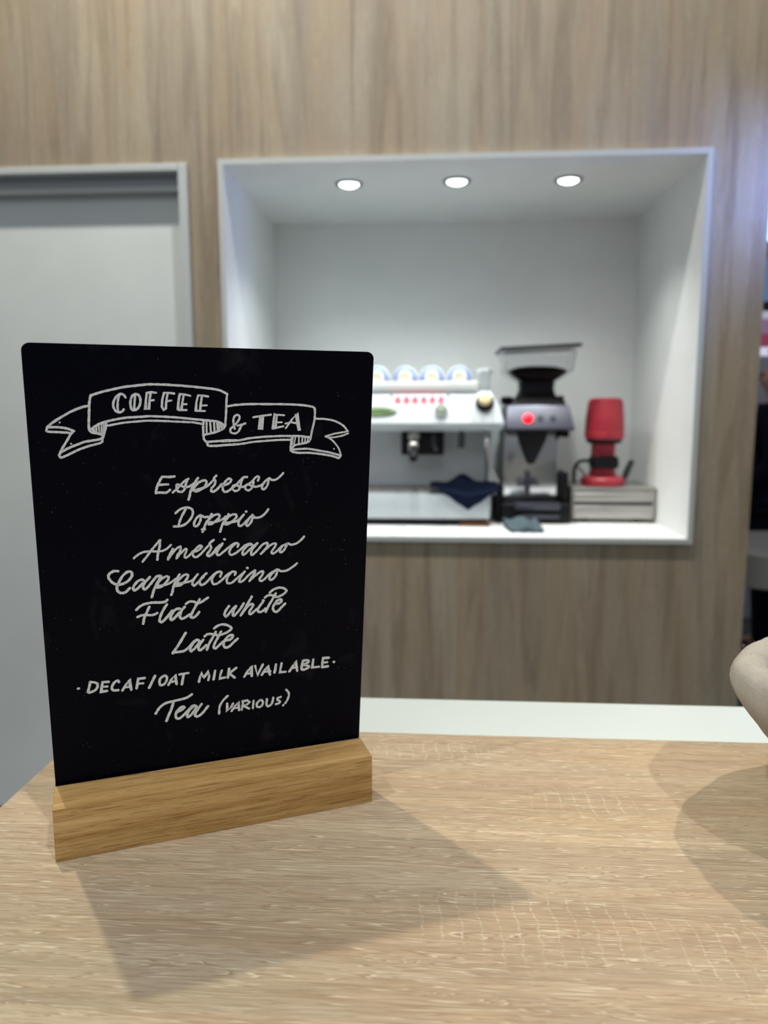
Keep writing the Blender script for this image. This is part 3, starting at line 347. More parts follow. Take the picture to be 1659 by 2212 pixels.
'chalk_lettering_americano':[(1.41,[(551,1514),(555,1518),(561,1524),(569,1530),(577,1536),(585,1541),(594,1545),(604,1549),(614,1552),(625,1553),(637,1553),(649,1553),(661,1552),(673,1551),(684,1550),(695,1549),(705,1549),(715,1550),(725,1551),(734,1554),(743,1558),(753,1564),(763,1573),(772,1581),(778,1587)]),(1.41,[(603,1488),(609,1496),(618,1507),(628,1519),(637,1532),(646,1543),(654,1554),(663,1566),(672,1577),(683,1590),(694,1603),(704,1615),(711,1623)]),(1.54,[(713,1623),(712,1615),(711,1603),(710,1590),(708,1579),(706,1568),(703,1558),(700,1549),(698,1538),(696,1527),(694,1514),(693,1502),(692,1494)]),(1.54,[(789,1560),(787,1556),(784,1550),(780,1543),(777,1537),(773,1530),(769,1522),(765,1514),(762,1508),(760,1502),(759,1498),(759,1494),(758,1491)]),(1.42,[(762,1497),(766,1503),(773,1513),(780,1523),(787,1532),(793,1540),(799,1548),(806,1555),(812,1560),(819,1565),(826,1570),(832,1572),(836,1572),(838,1568),(838,1560),(836,1552),(834,1544),(831,1537),(826,1531),(821,1525),(818,1519),(815,1512),(813,1505),(811,1499),(810,1495)]),(1.42,[(814,1498),(818,1504),(824,1512),(831,1521),(839,1529),(847,1537),(856,1546),(865,1553),(871,1556),(873,1555),(874,1550),(873,1544),(872,1538),(870,1531),(866,1525),(863,1518),(861,1512),(861,1506),(861,1501),(863,1497),(866,1495),(870,1495),(875,1498),(881,1502),(887,1506),(894,1513),(901,1521),(908,1529),(912,1535)]),(1.48,[(919,1531),(924,1532),(932,1534),(940,1537),(947,1540),(954,1545),(961,1550),(966,1556),(969,1561),(969,1565),(967,1569),(963,1571),(959,1571),(953,1569),(947,1564),(940,1558),(934,1552),(927,1546),(921,1538),(915,1530),(912,1523),(911,1517),(913,1510),(915,1505),(918,1500),(922,1497),(926,1495),(931,1494),(936,1495),(942,1498),(949,1503),(957,1509),(965,1516),(973,1524),(981,1534),(990,1543),(997,1552),(1004,1558),(1010,1565),(1015,1569),(1019,1573)]),(1.55,[(1046,1603),(1040,1599),(1032,1593),(1024,1587),(1019,1580),(1019,1575),(1023,1569),(1027,1563),(1029,1557),(1029,1552),(1027,1546),(1025,1541),(1022,1535),(1017,1528),(1012,1522),(1006,1515),(1004,1509),(1004,1504),(1006,1500),(1010,1497),(1014,1495),(1019,1497),(1025,1500),(1032,1504),(1039,1511),(1049,1521),(1061,1533),(1072,1545),(1079,1554)]),(1.55,[(1010,1496),(1015,1498),(1020,1500),(1027,1504),(1034,1509),(1042,1518),(1050,1528),(1058,1539),(1066,1549),(1076,1557),(1086,1565),(1096,1571),(1102,1576)]),(1.55,[(1102,1574),(1098,1567),(1091,1559),(1084,1549),(1078,1540),(1073,1532),(1069,1524),(1065,1517),(1064,1511),(1065,1506),(1068,1502),(1072,1498),(1077,1498),(1083,1500),(1090,1504),(1097,1510),(1105,1517),(1116,1525),(1127,1534),(1139,1544),(1150,1552),(1160,1559),(1169,1565),(1178,1570),(1186,1572),(1193,1573),(1198,1571),(1203,1568),(1206,1565),(1206,1561),(1204,1555),(1201,1550),(1200,1546)]),(1.49,[(1186,1570),(1181,1566),(1175,1561),(1168,1554),(1162,1547),(1156,1539),(1151,1530),(1147,1522),(1145,1514),(1146,1508),(1148,1502),(1152,1497),(1157,1494),(1163,1494),(1170,1496),(1177,1499),(1185,1503),(1193,1507),(1201,1513),(1209,1520),(1218,1526),(1226,1533),(1234,1541),(1242,1548),(1250,1554),(1259,1557),(1267,1560),(1275,1562),(1282,1562),(1288,1560),(1293,1557),(1296,1553),(1299,1550)]),(1.5,[(1291,1559),(1285,1557),(1276,1554),(1266,1550),(1258,1544),(1251,1537),(1244,1529),(1238,1520),(1234,1512),(1232,1505),(1232,1498),(1233,1492),(1236,1489),(1239,1489),(1245,1492),(1251,1496),(1258,1502),(1265,1509),(1273,1517),(1282,1526),(1291,1534),(1301,1542),(1313,1550),(1324,1558),(1331,1563)]),(1.5,[(1331,1563),(1325,1556),(1316,1546),(1306,1535),(1299,1525),(1294,1516),(1291,1509),(1289,1501),(1288,1496),(1289,1491),(1291,1486),(1294,1484),(1299,1484),(1305,1489),(1313,1496),(1323,1505),(1331,1514),(1340,1523),(1348,1533),(1356,1543),(1364,1550),(1373,1556),(1383,1559),(1391,1561),(1397,1561),(1399,1557),(1400,1551),(1398,1543),(1395,1535),(1391,1528),(1385,1521),(1378,1513),(1372,1507),(1367,1501),(1362,1495),(1357,1490),(1354,1487)]),(1.44,[(1356,1489),(1363,1495),(1372,1504),(1383,1514),(1393,1523),(1403,1531),(1412,1539),(1422,1545),(1430,1550),(1438,1553),(1445,1554),(1451,1553),(1455,1551),(1456,1547),(1454,1541),(1451,1534),(1447,1528),(1442,1521),(1436,1513),(1430,1505),(1426,1499),(1426,1493),(1427,1488),(1430,1484),(1435,1483),(1440,1485),(1448,1489),(1456,1494),(1464,1501),(1472,1509),(1482,1519),(1491,1528),(1497,1535)]),(1.51,[(1535,1546),(1528,1544),(1519,1541),(1509,1537),(1501,1533),(1495,1526),(1489,1518),(1485,1510),(1482,1504),(1482,1498),(1483,1493),(1486,1490),(1489,1488),(1493,1489),(1499,1492),(1505,1497),(1510,1502),(1514,1508),(1519,1516),(1523,1524),(1526,1531),(1529,1537),(1531,1542),(1533,1546),(1537,1548),(1541,1547),(1547,1543),(1553,1539),(1560,1537),(1568,1538),(1576,1539),(1585,1541),(1594,1544),(1602,1548),(1609,1552),(1616,1558),(1623,1564),(1630,1570),(1638,1578),(1644,1585),(1648,1590)]),(1.67,[(1114,1604),(1117,1603)])],
'chalk_lettering_cappuccino':[(1.68,[(454,1436),(449,1437),(442,1438),(434,1439),(427,1438),(420,1435),(413,1431),(406,1427),(401,1422),(398,1416),(396,1411),(396,1404),(396,1398),(399,1390),(403,1383),(408,1375),(413,1368),(419,1362),(426,1357),(433,1352),(441,1349),(450,1348),(459,1347),(469,1348),(478,1350),(487,1353),(495,1357),(504,1362),(512,1368),(519,1375),(525,1383),(531,1391),(535,1399),(536,1406),(536,1413),(535,1419),(532,1423),(528,1427),(523,1428),(517,1429),(510,1427),(503,1424),(495,1418),(487,1411),(480,1403),(473,1394),(467,1384),(462,1374),(456,1364),(452,1355),(447,1346),(444,1337),(442,1329),(442,1320),(444,1312),(446,1305),(450,1299),(455,1295),(462,1291),(469,1289),(475,1289),(481,1289),(487,1291),(492,1293),(498,1297),(503,1302),(509,1308),(515,1314),(519,1318)]),(1.68,[(607,1360),(604,1362),(600,1366),(595,1369),(589,1369),(582,1367),(574,1363),(566,1358),(559,1351),(553,1344),(547,1336),(542,1327),(539,1320),(539,1314),(540,1308),(542,1303),(546,1301),(550,1301),(556,1304),(562,1308),(568,1313),(576,1320),(584,1330),(591,1338),(596,1344)]),(1.68,[(642,1382),(636,1375),(627,1366),(618,1356),(611,1347),(606,1339),(602,1332),(600,1325),(598,1319),(599,1313),(602,1307),(605,1303),(609,1301),(614,1303),(619,1307),(626,1313),(632,1320),(640,1329),(648,1339),(656,1350),(664,1359),(670,1367),(676,1374),(681,1380),(687,1384),(693,1386),(700,1386),(706,1385),(710,1384)]),(1.69,[(710,1382),(706,1376),(701,1366),(695,1355),(689,1344),(684,1335),(679,1324),(674,1314),(669,1304),(665,1295),(662,1285),(659,1276),(657,1268),(655,1261),(653,1254),(651,1249),(650,1245)]),(1.56,[(681,1320),(685,1327),(691,1337),(698,1347),(705,1356),(712,1362),(721,1368),(729,1373),(736,1376),(742,1378),(748,1378),(753,1376),(757,1374),(758,1371),(758,1367),(757,1361),(754,1356),(750,1349),(744,1342),(737,1335),(731,1328),(724,1322),(717,1316),(710,1311),(703,1308),(697,1306),(690,1306),(685,1307),(681,1308)]),(1.5,[(685,1318),(693,1318),(705,1318),(718,1319),(730,1320),(741,1322),(751,1326),(760,1329),(769,1334),(778,1339),(787,1346),(795,1352),(800,1356)]),(1.56,[(826,1385),(822,1379),(816,1369),(810,1358),(804,1347),(799,1336),(794,1325),(789,1313),(785,1303),(783,1293),(781,1285),(780,1277),(779,1270),(776,1263),(774,1257),(772,1252),(770,1249)]),(1.56,[(799,1318),(803,1324),(809,1332),(816,1342),(823,1350),(830,1358),(837,1365),(844,1372),(851,1377),(858,1380),(865,1381),(871,1381),(876,1379),(878,1377),(879,1373),(879,1368),(877,1362),(874,1356),(869,1349),(863,1341),(857,1334),(851,1328),(844,1321),(837,1316),(830,1311),(822,1309),(813,1308),(804,1308),(799,1308)]),(1.5,[(807,1322),(816,1323),(829,1323),(844,1325),(857,1326),(869,1328),(881,1330),(891,1332),(900,1335),(907,1339),(913,1343),(917,1347),(920,1350)]),(1.56,[(940,1376),(935,1371),(929,1363),(922,1355),(916,1346),(912,1338),(908,1329),(906,1320),(905,1313),(907,1308),(910,1304),(914,1301),(919,1302),(925,1305),(932,1312),(939,1319),(947,1327),(955,1335),(964,1344),(973,1352),(978,1358)]),(1.57,[(996,1379),(991,1375),(984,1369),(976,1362),(969,1355),(964,1347),(959,1340),(955,1332),(952,1325),(952,1318),(954,1311),(956,1305),(960,1302),(965,1301),(971,1302),(978,1305),(985,1309),(992,1314),(999,1321),(1007,1329),(1014,1337),(1023,1346),(1031,1355),(1040,1363),(1048,1370),(1056,1376),(1064,1380),(1071,1382),(1077,1384),(1083,1383),(1088,1382),(1092,1379),(1094,1376),(1093,1370),(1090,1362),(1087,1355),(1085,1349)]),(1.51,[(1077,1384),(1072,1381),(1064,1377),(1055,1372),(1048,1366),(1042,1358),(1037,1350),(1033,1340),(1031,1332),(1031,1323),(1032,1315),(1035,1307),(1039,1302),(1043,1299),(1049,1299),(1056,1300),(1064,1302),(1071,1306),(1080,1312),(1089,1319),(1097,1326),(1106,1334),(1114,1343),(1123,1352),(1131,1359),(1140,1365),(1149,1370),(1158,1374),(1165,1377),(1172,1377),(1178,1376),(1183,1373),(1186,1370),(1186,1366),(1184,1361),(1182,1356),(1180,1353)]),(1.51,[(1165,1377),(1160,1373),(1153,1367),(1146,1361),(1140,1354),(1135,1346),(1131,1336),(1128,1327),(1127,1319),(1127,1312),(1128,1306),(1131,1301),(1135,1298),(1141,1297),(1148,1297),(1156,1299),(1164,1302),(1172,1308),(1180,1315),(1189,1323),(1199,1331),(1211,1341),(1224,1352),(1237,1363),(1246,1370)]),(1.51,[(1246,1372),(1241,1365),(1233,1355),(1226,1344),(1220,1334),(1215,1325),(1211,1316),(1209,1308),(1209,1303),(1212,1301),(1218,1300),(1225,1302),(1232,1306),(1241,1313),(1251,1323),(1261,1334),(1271,1343),(1283,1353),(1295,1362),(1307,1370),(1314,1374),(1317,1372),(1316,1367),(1313,1360),(1310,1354),(1306,1348),(1302,1341),(1297,1335),(1293,1328),(1288,1321),(1284,1313),(1280,1307),(1277,1302)]),(1.52,[(1280,1306),(1287,1312),(1297,1321),(1308,1331),(1318,1339),(1328,1346),(1337,1353),(1346,1358),(1353,1362),(1359,1364),(1364,1364),(1368,1363),(1370,1360),(1370,1356),(1368,1350),(1365,1343),(1362,1336),(1357,1329),(1352,1322),(1347,1316),(1344,1310),(1345,1305),(1348,1300),(1352,1296),(1357,1295),(1363,1297),(1369,1300),(1376,1305),(1383,1311),(1391,1319),(1400,1328),(1409,1337),(1418,1345),(1430,1352),(1442,1358),(1454,1363),(1462,1367)]),(1.53,[(1462,1369),(1462,1364),(1463,1357),(1463,1349),(1462,1342),(1459,1334),(1455,1325),(1450,1317),(1445,1311),(1439,1305),(1432,1301),(1426,1298),(1421,1297),(1417,1298),(1414,1302),(1412,1308),(1412,1314),(1414,1320),(1419,1328),(1425,1336),(1431,1344),(1439,1352),(1448,1359),(1456,1365),(1464,1369),(1471,1368),(1476,1364),(1482,1359),(1489,1355),(1497,1354),(1506,1353),(1515,1354),(1524,1355),(1533,1357),(1541,1361),(1550,1365),(1559,1371),(1570,1378),(1583,1387),(1594,1396),(1601,1402)]),(1.7,[(1262,1396),(1265,1394)])],
'chalk_lettering_flat':[(1.7,[(552,1167),(556,1171),(562,1177),(568,1183),(576,1189),(584,1193),(592,1197),(601,1201),(611,1203),(622,1205),(634,1206),(646,1207),(658,1207),(669,1206),(680,1205),(690,1204),(699,1203),(707,1203),(715,1203),(722,1204),(728,1205),(734,1208),(739,1211),(742,1214),(745,1217)]),(1.71,[(632,1180),(629,1173),(624,1163),(619,1153),(615,1143),(611,1134),(606,1125),(602,1117),(599,1108),(596,1098),(594,1086),(592,1075),(590,1068)]),(1.58,[(557,1117),(562,1119),(568,1122),(575,1124),(582,1126),(589,1127),(595,1127),(602,1127),(608,1127),(616,1126),(623,1124),(631,1123),(637,1122),(643,1122),(648,1122),(653,1122),(658,1123),(664,1125),(671,1128),(676,1131),(680,1133)]),(1.71,[(741,1186),(738,1180),(732,1173),(726,1164),(721,1155),(716,1146),(711,1137),(706,1127),(702,1117),(698,1107),(695,1096),(693,1086),(692,1079),(694,1073),(697,1069),(702,1067),(706,1067),(712,1070),(718,1075),(724,1081),(731,1088),(737,1095),(744,1103),(750,1111),(756,1118),(761,1125),(766,1131),(771,1136),(774,1140)]),(1.78,[(822,1148),(818,1149),(812,1149),(805,1149),(798,1147),(792,1143),(785,1137),(779,1131),(774,1123),(769,1115),(765,1105),(762,1095),(761,1088),(761,1083),(763,1079),(766,1076),(769,1075),(774,1077),(779,1081),(785,1086),(791,1092),(798,1099),(806,1108),(813,1116),(819,1122)]),(1.71,[(853,1158),(848,1154),(842,1147),(836,1139),(831,1131),(827,1122),(824,1112),(822,1103),(821,1095),(822,1089),(825,1083),(828,1079),(832,1077),(838,1077),(844,1079),(850,1082),(857,1085),(864,1089),(871,1094),(877,1099),(882,1102)]),(1.72,[(949,1202),(945,1195),(939,1184),(932,1173),(925,1161),(920,1151),(914,1140),(908,1130),(903,1120),(899,1111),(895,1102),(892,1094),(890,1088),(891,1083),(894,1080),(898,1077),(902,1077),(907,1078),(913,1080),(918,1084),(924,1088),(930,1094),(935,1101),(941,1108),(944,1113)]),(1.64,[(861,1178),(865,1181),(870,1185),(877,1189),(884,1192),(890,1193),(897,1192),(904,1191),(911,1189),(918,1186),(924,1181),(931,1177),(938,1175),(945,1176),(953,1179),(961,1183),(969,1187),(978,1193),(988,1199),(997,1205),(1003,1209)])],
'chalk_lettering_white':[(1.66,[(1140,1136),(1136,1131),(1131,1125),(1125,1117),(1121,1110),(1117,1103),(1113,1095),(1111,1088),(1109,1081),(1110,1075),(1113,1069),(1116,1064),(1120,1063),(1124,1065),(1129,1069),(1134,1075),(1139,1081),(1145,1088),(1150,1095),(1156,1103),(1162,1110),(1168,1116),(1174,1122),(1180,1128),(1184,1131)]),(1.66,[(1187,1131),(1184,1126),(1180,1118),(1175,1110),(1171,1102),(1168,1094),(1166,1086),(1165,1078),(1164,1072),(1165,1068),(1167,1065),(1170,1063),(1174,1064),(1179,1067),(1184,1073),(1190,1079),(1196,1086),(1202,1092),(1208,1099),(1213,1107),(1219,1114),(1224,1123),(1230,1132),(1235,1141),(1238,1146)]),(1.73,[(1292,1189),(1288,1181),(1281,1169),(1274,1156),(1267,1144),(1260,1132),(1254,1121),(1247,1109),(1241,1098),(1235,1088),(1228,1077),(1222,1068),(1218,1061)]),(1.67,[(1238,1088),(1242,1094),(1247,1102),(1254,1110),(1260,1117),(1267,1123),(1273,1128),(1280,1132),(1286,1135),(1291,1136),(1296,1135),(1300,1133),(1302,1130),(1301,1126),(1299,1120),(1296,1113),(1292,1107),(1288,1101),(1283,1094),(1279,1087),(1276,1081),(1276,1075),(1277,1070),(1279,1065),(1282,1063),(1287,1065),(1293,1068),(1299,1073),(1305,1078),(1312,1084),(1319,1090),(1326,1096),(1331,1100)]),(1.67,[(1367,1141),(1362,1136),(1356,1128),(1349,1120),(1344,1112),(1340,1105),(1336,1098),(1334,1091),(1333,1086),(1334,1081),(1336,1077),(1340,1074),(1344,1073),(1348,1072),(1353,1072),(1358,1074),(1363,1076),(1369,1080),(1376,1085),(1382,1091),(1386,1094)]),(1.67,[(1456,1198),(1452,1191),(1447,1181),(1441,1170),(1435,1159),(1429,1148),(1422,1138),(1415,1127),(1409,1116),(1403,1104),(1397,1090),(1391,1078),(1388,1070)]),(1.6,[(1381,1174),(1385,1177),(1390,1181),(1396,1185),(1402,1187),(1409,1189),(1416,1189),(1424,1188),(1431,1186),(1439,1183),(1446,1179),(1454,1174),(1461,1172),(1468,1171),(1476,1173),(1483,1175),(1490,1178),(1498,1181),(1506,1186),(1514,1191),(1520,1196),(1524,1200),(1528,1204),(1530,1208),(1530,1212),(1528,1216),(1524,1221),(1519,1225),(1513,1229),(1507,1232),(1499,1234),(1491,1236),(1483,1237),(1476,1237),(1468,1236),(1461,1234),(1454,1232),(1448,1230),(1442,1227),(1436,1224),(1431,1221),(1426,1217),(1422,1213),(1418,1209),(1415,1207)]),(1.74,[(1455,1122),(1459,1122),(1465,1122),(1472,1122),(1478,1123),(1484,1126),(1490,1130),(1495,1135),(1497,1139),(1497,1143),(1495,1147),(1491,1150),(1487,1152),(1482,1151),(1476,1149),(1470,1146),(1464,1142),(1459,1137),(1454,1130),(1449,1123),(1445,1116),(1442,1109),(1439,1103),(1437,1096),(1437,1089),(1438,1083),(1441,1077),(1444,1071),(1448,1067),(1453,1065),(1457,1063),(1463,1063),(1468,1065),(1474,1070),(1481,1076),(1488,1084),(1494,1091),(1502,1098),(1510,1106),(1517,1113),(1522,1117)]),(1.8,[(1369,1155),(1373,1153)])],
'chalk_lettering_latte':[(1.8,[(854,974),(851,968),(845,959),(839,948),(832,937),(826,926),(819,914),(811,902),(804,890),(795,876),(784,862),(775,849),(769,839)]),(1.75,[(769,843),(775,843),(784,843),(793,844),(802,844),(811,844),(820,844),(828,844),(836,845),(843,847),(849,851),(855,855),(861,859),(866,864),(872,869),(877,874),(883,880),(889,887),(895,895),(902,902),(908,908),(914,912),(920,915),(925,916),(930,916),(934,914),(937,911),(940,907),(942,904)]),(1.75,[(927,916),(922,913),(915,908),(908,902),(902,895),(896,888),(890,879),(886,871),(882,863),(881,856),(881,848),(883,842),(885,839),(888,839),(893,841),(898,846),(904,850),(910,856),(917,864),(923,871),(929,878),(934,885),(939,891),(942,897),(945,900)]),(1.75,[(967,912),(963,907),(958,901),(953,894),(948,886),(944,879),(940,871),(936,864),(935,857),(935,851),(937,845),(940,841),(944,839),(948,839),(952,842),(957,846),(963,850),(969,855),(976,862),(983,867),(988,871)]),(1.68,[(1050,960),(1047,954),(1041,943),(1035,932),(1029,922),(1024,912),(1018,903),(1012,893),(1007,883),(1002,871),(997,857),(993,845),(990,837)]),(1.69,[(1085,958),(1081,951),(1076,940),(1069,928),(1064,918),(1059,908),(1053,899),(1049,890),(1044,882),(1041,874),(1038,866),(1035,858),(1035,852),(1036,847),(1039,843),(1043,841),(1047,840),(1052,842),(1057,847),(1063,853),(1069,858),(1076,865),(1084,872),(1090,878),(1095,883)]),(1.68,[(977,936),(980,939),(984,943),(990,947),(996,949),(1002,950),(1010,949),(1018,948),(1027,946),(1035,943),(1044,940),(1052,937),(1061,935),(1070,935),(1078,935),(1087,936),(1096,938),(1105,941),(1114,944),(1123,947),(1131,952),(1138,956),(1146,962),(1152,967),(1155,973),(1153,979),(1148,985),(1141,991),(1134,996),(1127,1000),(1118,1004),(1109,1007),(1100,1008),(1091,1009),(1082,1008),(1073,1006),(1065,1003),(1057,999),(1050,994),(1044,989),(1040,986)]),(1.75,[(1120,890),(1125,891),(1132,891),(1139,892),(1146,894),(1151,898),(1157,903),(1161,909),(1164,913),(1164,917),(1162,922),(1160,925),(1156,926),(1150,926),(1144,924),(1137,921),(1130,917),(1124,911),(1118,904),(1112,896),(1108,888),(1104,881),(1102,873),(1101,865),(1101,858),(1102,852),(1105,846),(1109,842),(1113,839),(1119,838),(1125,838),(1132,840),(1139,843),(1145,848),(1152,854),(1158,861),(1165,868),(1173,875),(1182,883),(1190,889),(1195,894)])],
'chalk_lettering_decaf_oat':[(1.77,[(179,665),(182,665)]),(1.64,[(251,701),(250,695),(249,686),(247,677),(245,667),(242,658),(239,647),(237,638),(237,631),(240,628),(246,628),(253,629),(260,631),(266,633),(273,636),(280,640),(285,645),(289,651),(293,658),(295,665),(296,672),(296,677),(295,682),(292,686),(287,690),(279,694),(269,697),(259,699),(251,701)]),(1.64,[(363,687),(326,689),(320,657),(314,623),(350,624)]),(1.51,[(322,657),(354,655)]),(1.64,[(425,677),(425,679),(424,683),(423,686),(420,688),(416,688),(411,687),(405,684),(400,680),(394,674),(389,665),(384,656),(381,648),(380,641),(381,634),(383,629),(387,624),(394,622),(404,620),(413,620),(419,620)]),(1.64,[(444,613),(468,653),(489,687),(499,611)]),(1.51,[(468,633),(498,635)]),(1.64,[(586,684),(545,684),(539,649),(532,616)]),(1.51,[(541,649),(575,647)]),(1.64,[(651,691),(630,648),(611,609)]),(1.64,[(706,682),(701,679),(694,676),(687,671),(682,665),(680,657),(678,647),(678,637),(679,630),(680,624),(682,620),(685,618),(688,617),(694,617),(700,620),(707,623),(712,628),(717,635),(721,643),(724,651),(726,659),(726,665),(726,671),(724,676),(721,680),(718,682),(713,683),(709,684),(706,684)]),(1.65,[(734,613),(754,649),(779,682),(787,612)]),(1.52,[(754,631),(785,636)]),(1.64,[(807,680),(865,683)]),(1.65,[(834,677),(827,639),(821,605)])],
'chalk_lettering_milk_available':[(1.65,[(933,608),(941,644),(949,672),(966,637),(999,676),(1002,642),(995,613)]),(1.65,[(1042,676),(1036,644),(1030,612)]),(1.66,[(1086,671),(1076,639),(1071,614),(1109,617)]),(1.66,[(1136,679),(1127,612)]),(1.66,[(1185,679),(1137,644),(1173,607)]),(1.66,[(1239,605),(1265,647),(1287,678),(1291,603)]),(1.53,[(1259,624),(1293,626)]),(1.66,[(1315,676),(1330,604),(1368,680)]),(1.67,[(1361,602),(1383,638),(1401,666),(1418,596)]),(1.54,[(1380,622),(1421,623)]),(1.67,[(1460,669),(1456,635),(1450,608)]),(1.68,[(1500,672),(1494,637),(1488,605),(1529,604)]),(1.68,[(1556,602),(1580,640),(1599,677),(1613,601)]),(1.55,[(1577,626),(1612,630)]),(1.69,[(1654,672),(1651,659),(1647,639),(1644,620),(1645,607),(1652,603),(1663,603),(1675,606),(1684,609),(1690,612),(1695,616),(1698,620),(1697,625),(1690,629),(1678,633),(1666,638),(1661,642),(1665,646),(1675,649),(1686,653),(1693,656),(1695,661),(1694,666),(1691,670),(1686,673),(1679,674),(1670,674),(1660,673),(1654,673)]),(1.69,[(1729,673),(1722,611),(1773,611)]),(1.7,[(1844,672),(1801,674),(1797,640),(1796,605),(1839,606)]),(1.56,[(1799,639),(1832,639)]),(1.77,[(1881,635),(1884,634)])],
'chalk_lettering_tea':[(1.74,[(646,414),(651,422),(657,433),(665,445),(673,455),(682,463),(692,471),(703,477),(715,482),(728,485),(743,487),(758,488),(773,490),(788,492),(804,494),(819,496),(831,498),(841,500),(848,502),(855,504),(861,507),(868,511),(874,515),(880,519),(884,522)]),(1.81,[(761,472),(758,463),(754,451),(749,437),(745,424),(740,413),(735,401),(730,390),(726,380),(722,371),(719,362),(716,354),(713,349)]),(1.75,[(785,404),(790,406),(797,408),(805,411),(812,414),(818,418),(824,422),(830,427),(833,431),(832,434),(830,437),(826,439),(821,439),(815,437),(808,434),(801,429),(794,423),(789,416),(783,409),(779,400),(776,392),(775,384),(775,376),(776,368),(778,362),(782,357),(786,354),(792,353),(798,354),(805,357),(813,363),(821,370),(828,377),(836,384),(843,392),(851,399),(859,406),(866,415),(874,423),(882,431),(889,436),(896,436),(902,434),(908,431),(912,429)]),(1.75,[(901,437),(895,433),(887,427),(878,419),(870,411),(864,402),(857,392),(852,382),(849,374),(849,367),(850,362),(853,357),(857,356),(862,358),(868,362),(875,368),(882,376),(889,386),(898,398),(906,410),(912,419)]),(1.75,[(947,439),(942,433),(935,424),(927,413),(921,404),(915,394),(909,384),(904,374),(902,366),(903,360),(906,355),(911,351),(917,350),(923,351),(930,354),(938,359),(947,366),(958,377),(970,392),(982,407),(990,417)])],
'chalk_lettering_various':[(1.55,[(1124,475),(1118,470),(1110,463),(1101,455),(1093,445),(1086,436),(1079,425),(1073,413),(1068,401),(1066,388),(1065,372),(1065,358),(1064,349)]),(1.56,[(1120,418),(1120,359),(1147,386),(1160,412)]),(1.56,[(1150,355),(1175,392),(1197,420),(1202,354)]),(1.36,[(1166,373),(1200,375)]),(1.56,[(1231,421),(1221,354)]),(1.56,[(1225,419),(1259,421),(1275,405),(1259,390),(1228,388),(1271,355)]),(1.57,[(1303,411),(1298,356)]),(1.57,[(1347,408),(1343,405),(1337,400),(1332,395),(1328,390),(1326,383),(1325,375),(1326,367),(1328,362),(1333,359),(1340,357),(1347,356),(1353,358),(1358,362),(1363,369),(1367,377),(1369,384),(1369,390),(1368,396),(1365,401),(1363,405),(1359,408),(1354,409),(1350,409),(1347,409)]),(1.57,[(1397,411),(1397,403),(1395,391),(1394,379),(1394,369),(1396,363),(1399,358),(1403,354),(1407,353),(1413,355),(1420,358),(1427,364),(1433,371),(1436,381),(1439,394),(1441,406),(1442,415)]),(1.57,[(1496,413),(1492,412),(1485,411),(1479,409),(1474,406),(1472,403),(1472,400),(1472,396),(1474,392),(1478,389),(1483,386),(1487,383),(1490,379),(1491,376),(1489,372),(1487,369),(1484,366),(1479,364),(1472,363),(1466,362),(1461,361)]),(1.51,[(1535,464),(1539,459),(1545,451),(1551,442),(1554,433),(1555,423),(1554,413),(1551,402),(1548,392),(1544,382),(1538,373),(1533,365),(1529,359)]),(1.51,[(1513,344),(1516,347)])],
}
DOTS =  [(175, 2374), (229, 2247), (1843, 2186)]

# ================================================================== SETTING
WY = 2.5                                   # front face of the panelled wall
FZ = -1.21                                 # hall floor below the counter top
NX0, NX1, NZ0, NZ1 = -0.7027, 0.8552, -0.1579, 1.0843   # opening incl. its edge
ND = 0.754; TH = 0.0175
DX1, DZ1 = -0.8058, 1.0765                 # door recess: right and top edge
DX0 = DX1-1.05
WX0, WX1, WZ1, WT = -2.3, 1.0397, 2.35, 0.83
struct('floor', bx(B(), -3.2, 7, -1.6, 9.2, FZ-.05, FZ), m_floor)

def wall_back():
    bm = B()
    bx(bm, WX0, DX0, WY, WY+WT, FZ, WZ1)                 # left of the door recess
    bx(bm, DX1, NX0, WY, WY+WT, FZ, DZ1)
    bx(bm, NX1, WX1, WY, WY+WT, FZ, WZ1)
    bx(bm, DX0, NX0, WY, WY+WT, DZ1, WZ1)
    bx(bm, NX0, NX1, WY, WY+WT, NZ1, WZ1)
    bx(bm, NX0, NX1, WY, WY+WT, FZ, NZ0)
    return bm
struct('wall_back', wall_back(), m_wall)

# the lit opening: white lining with an edge standing 14 mm proud of the wall
def niche_lining():
    bm = B(); y0 = WY-.016; y1 = WY+ND
    bx(bm, NX0, NX0+TH, y0, y1, NZ0, NZ1); bx(bm, NX1-TH, NX1, y0, y1, NZ0, NZ1)
    bx(bm, NX0+TH, NX1-TH, y0, y1, NZ0, NZ0+TH); bx(bm, NX0+TH, NX1-TH, y0, y1, NZ1-TH, NZ1)
    bx(bm, NX0, NX1, y1, y1+.012, NZ0, NZ1)
    return bm
struct('trim_1', niche_lining(), m_niche)
def niche_edge():
    bm = B(); y0 = WY-.018; y1 = WY-.016
    bx(bm, NX0, NX0+TH, y0, y1, NZ0, NZ1); bx(bm, NX1-TH, NX1, y0, y1, NZ0, NZ1)
    bx(bm, NX0+TH, NX1-TH, y0, y1, NZ0, NZ0+TH); bx(bm, NX0+TH, NX1-TH, y0, y1, NZ1-TH, NZ1)
    return bm
struct('trim_2', niche_edge(), m_trim)
NF = NZ0+TH                                # shelf surface inside the opening
NC = NZ1-TH

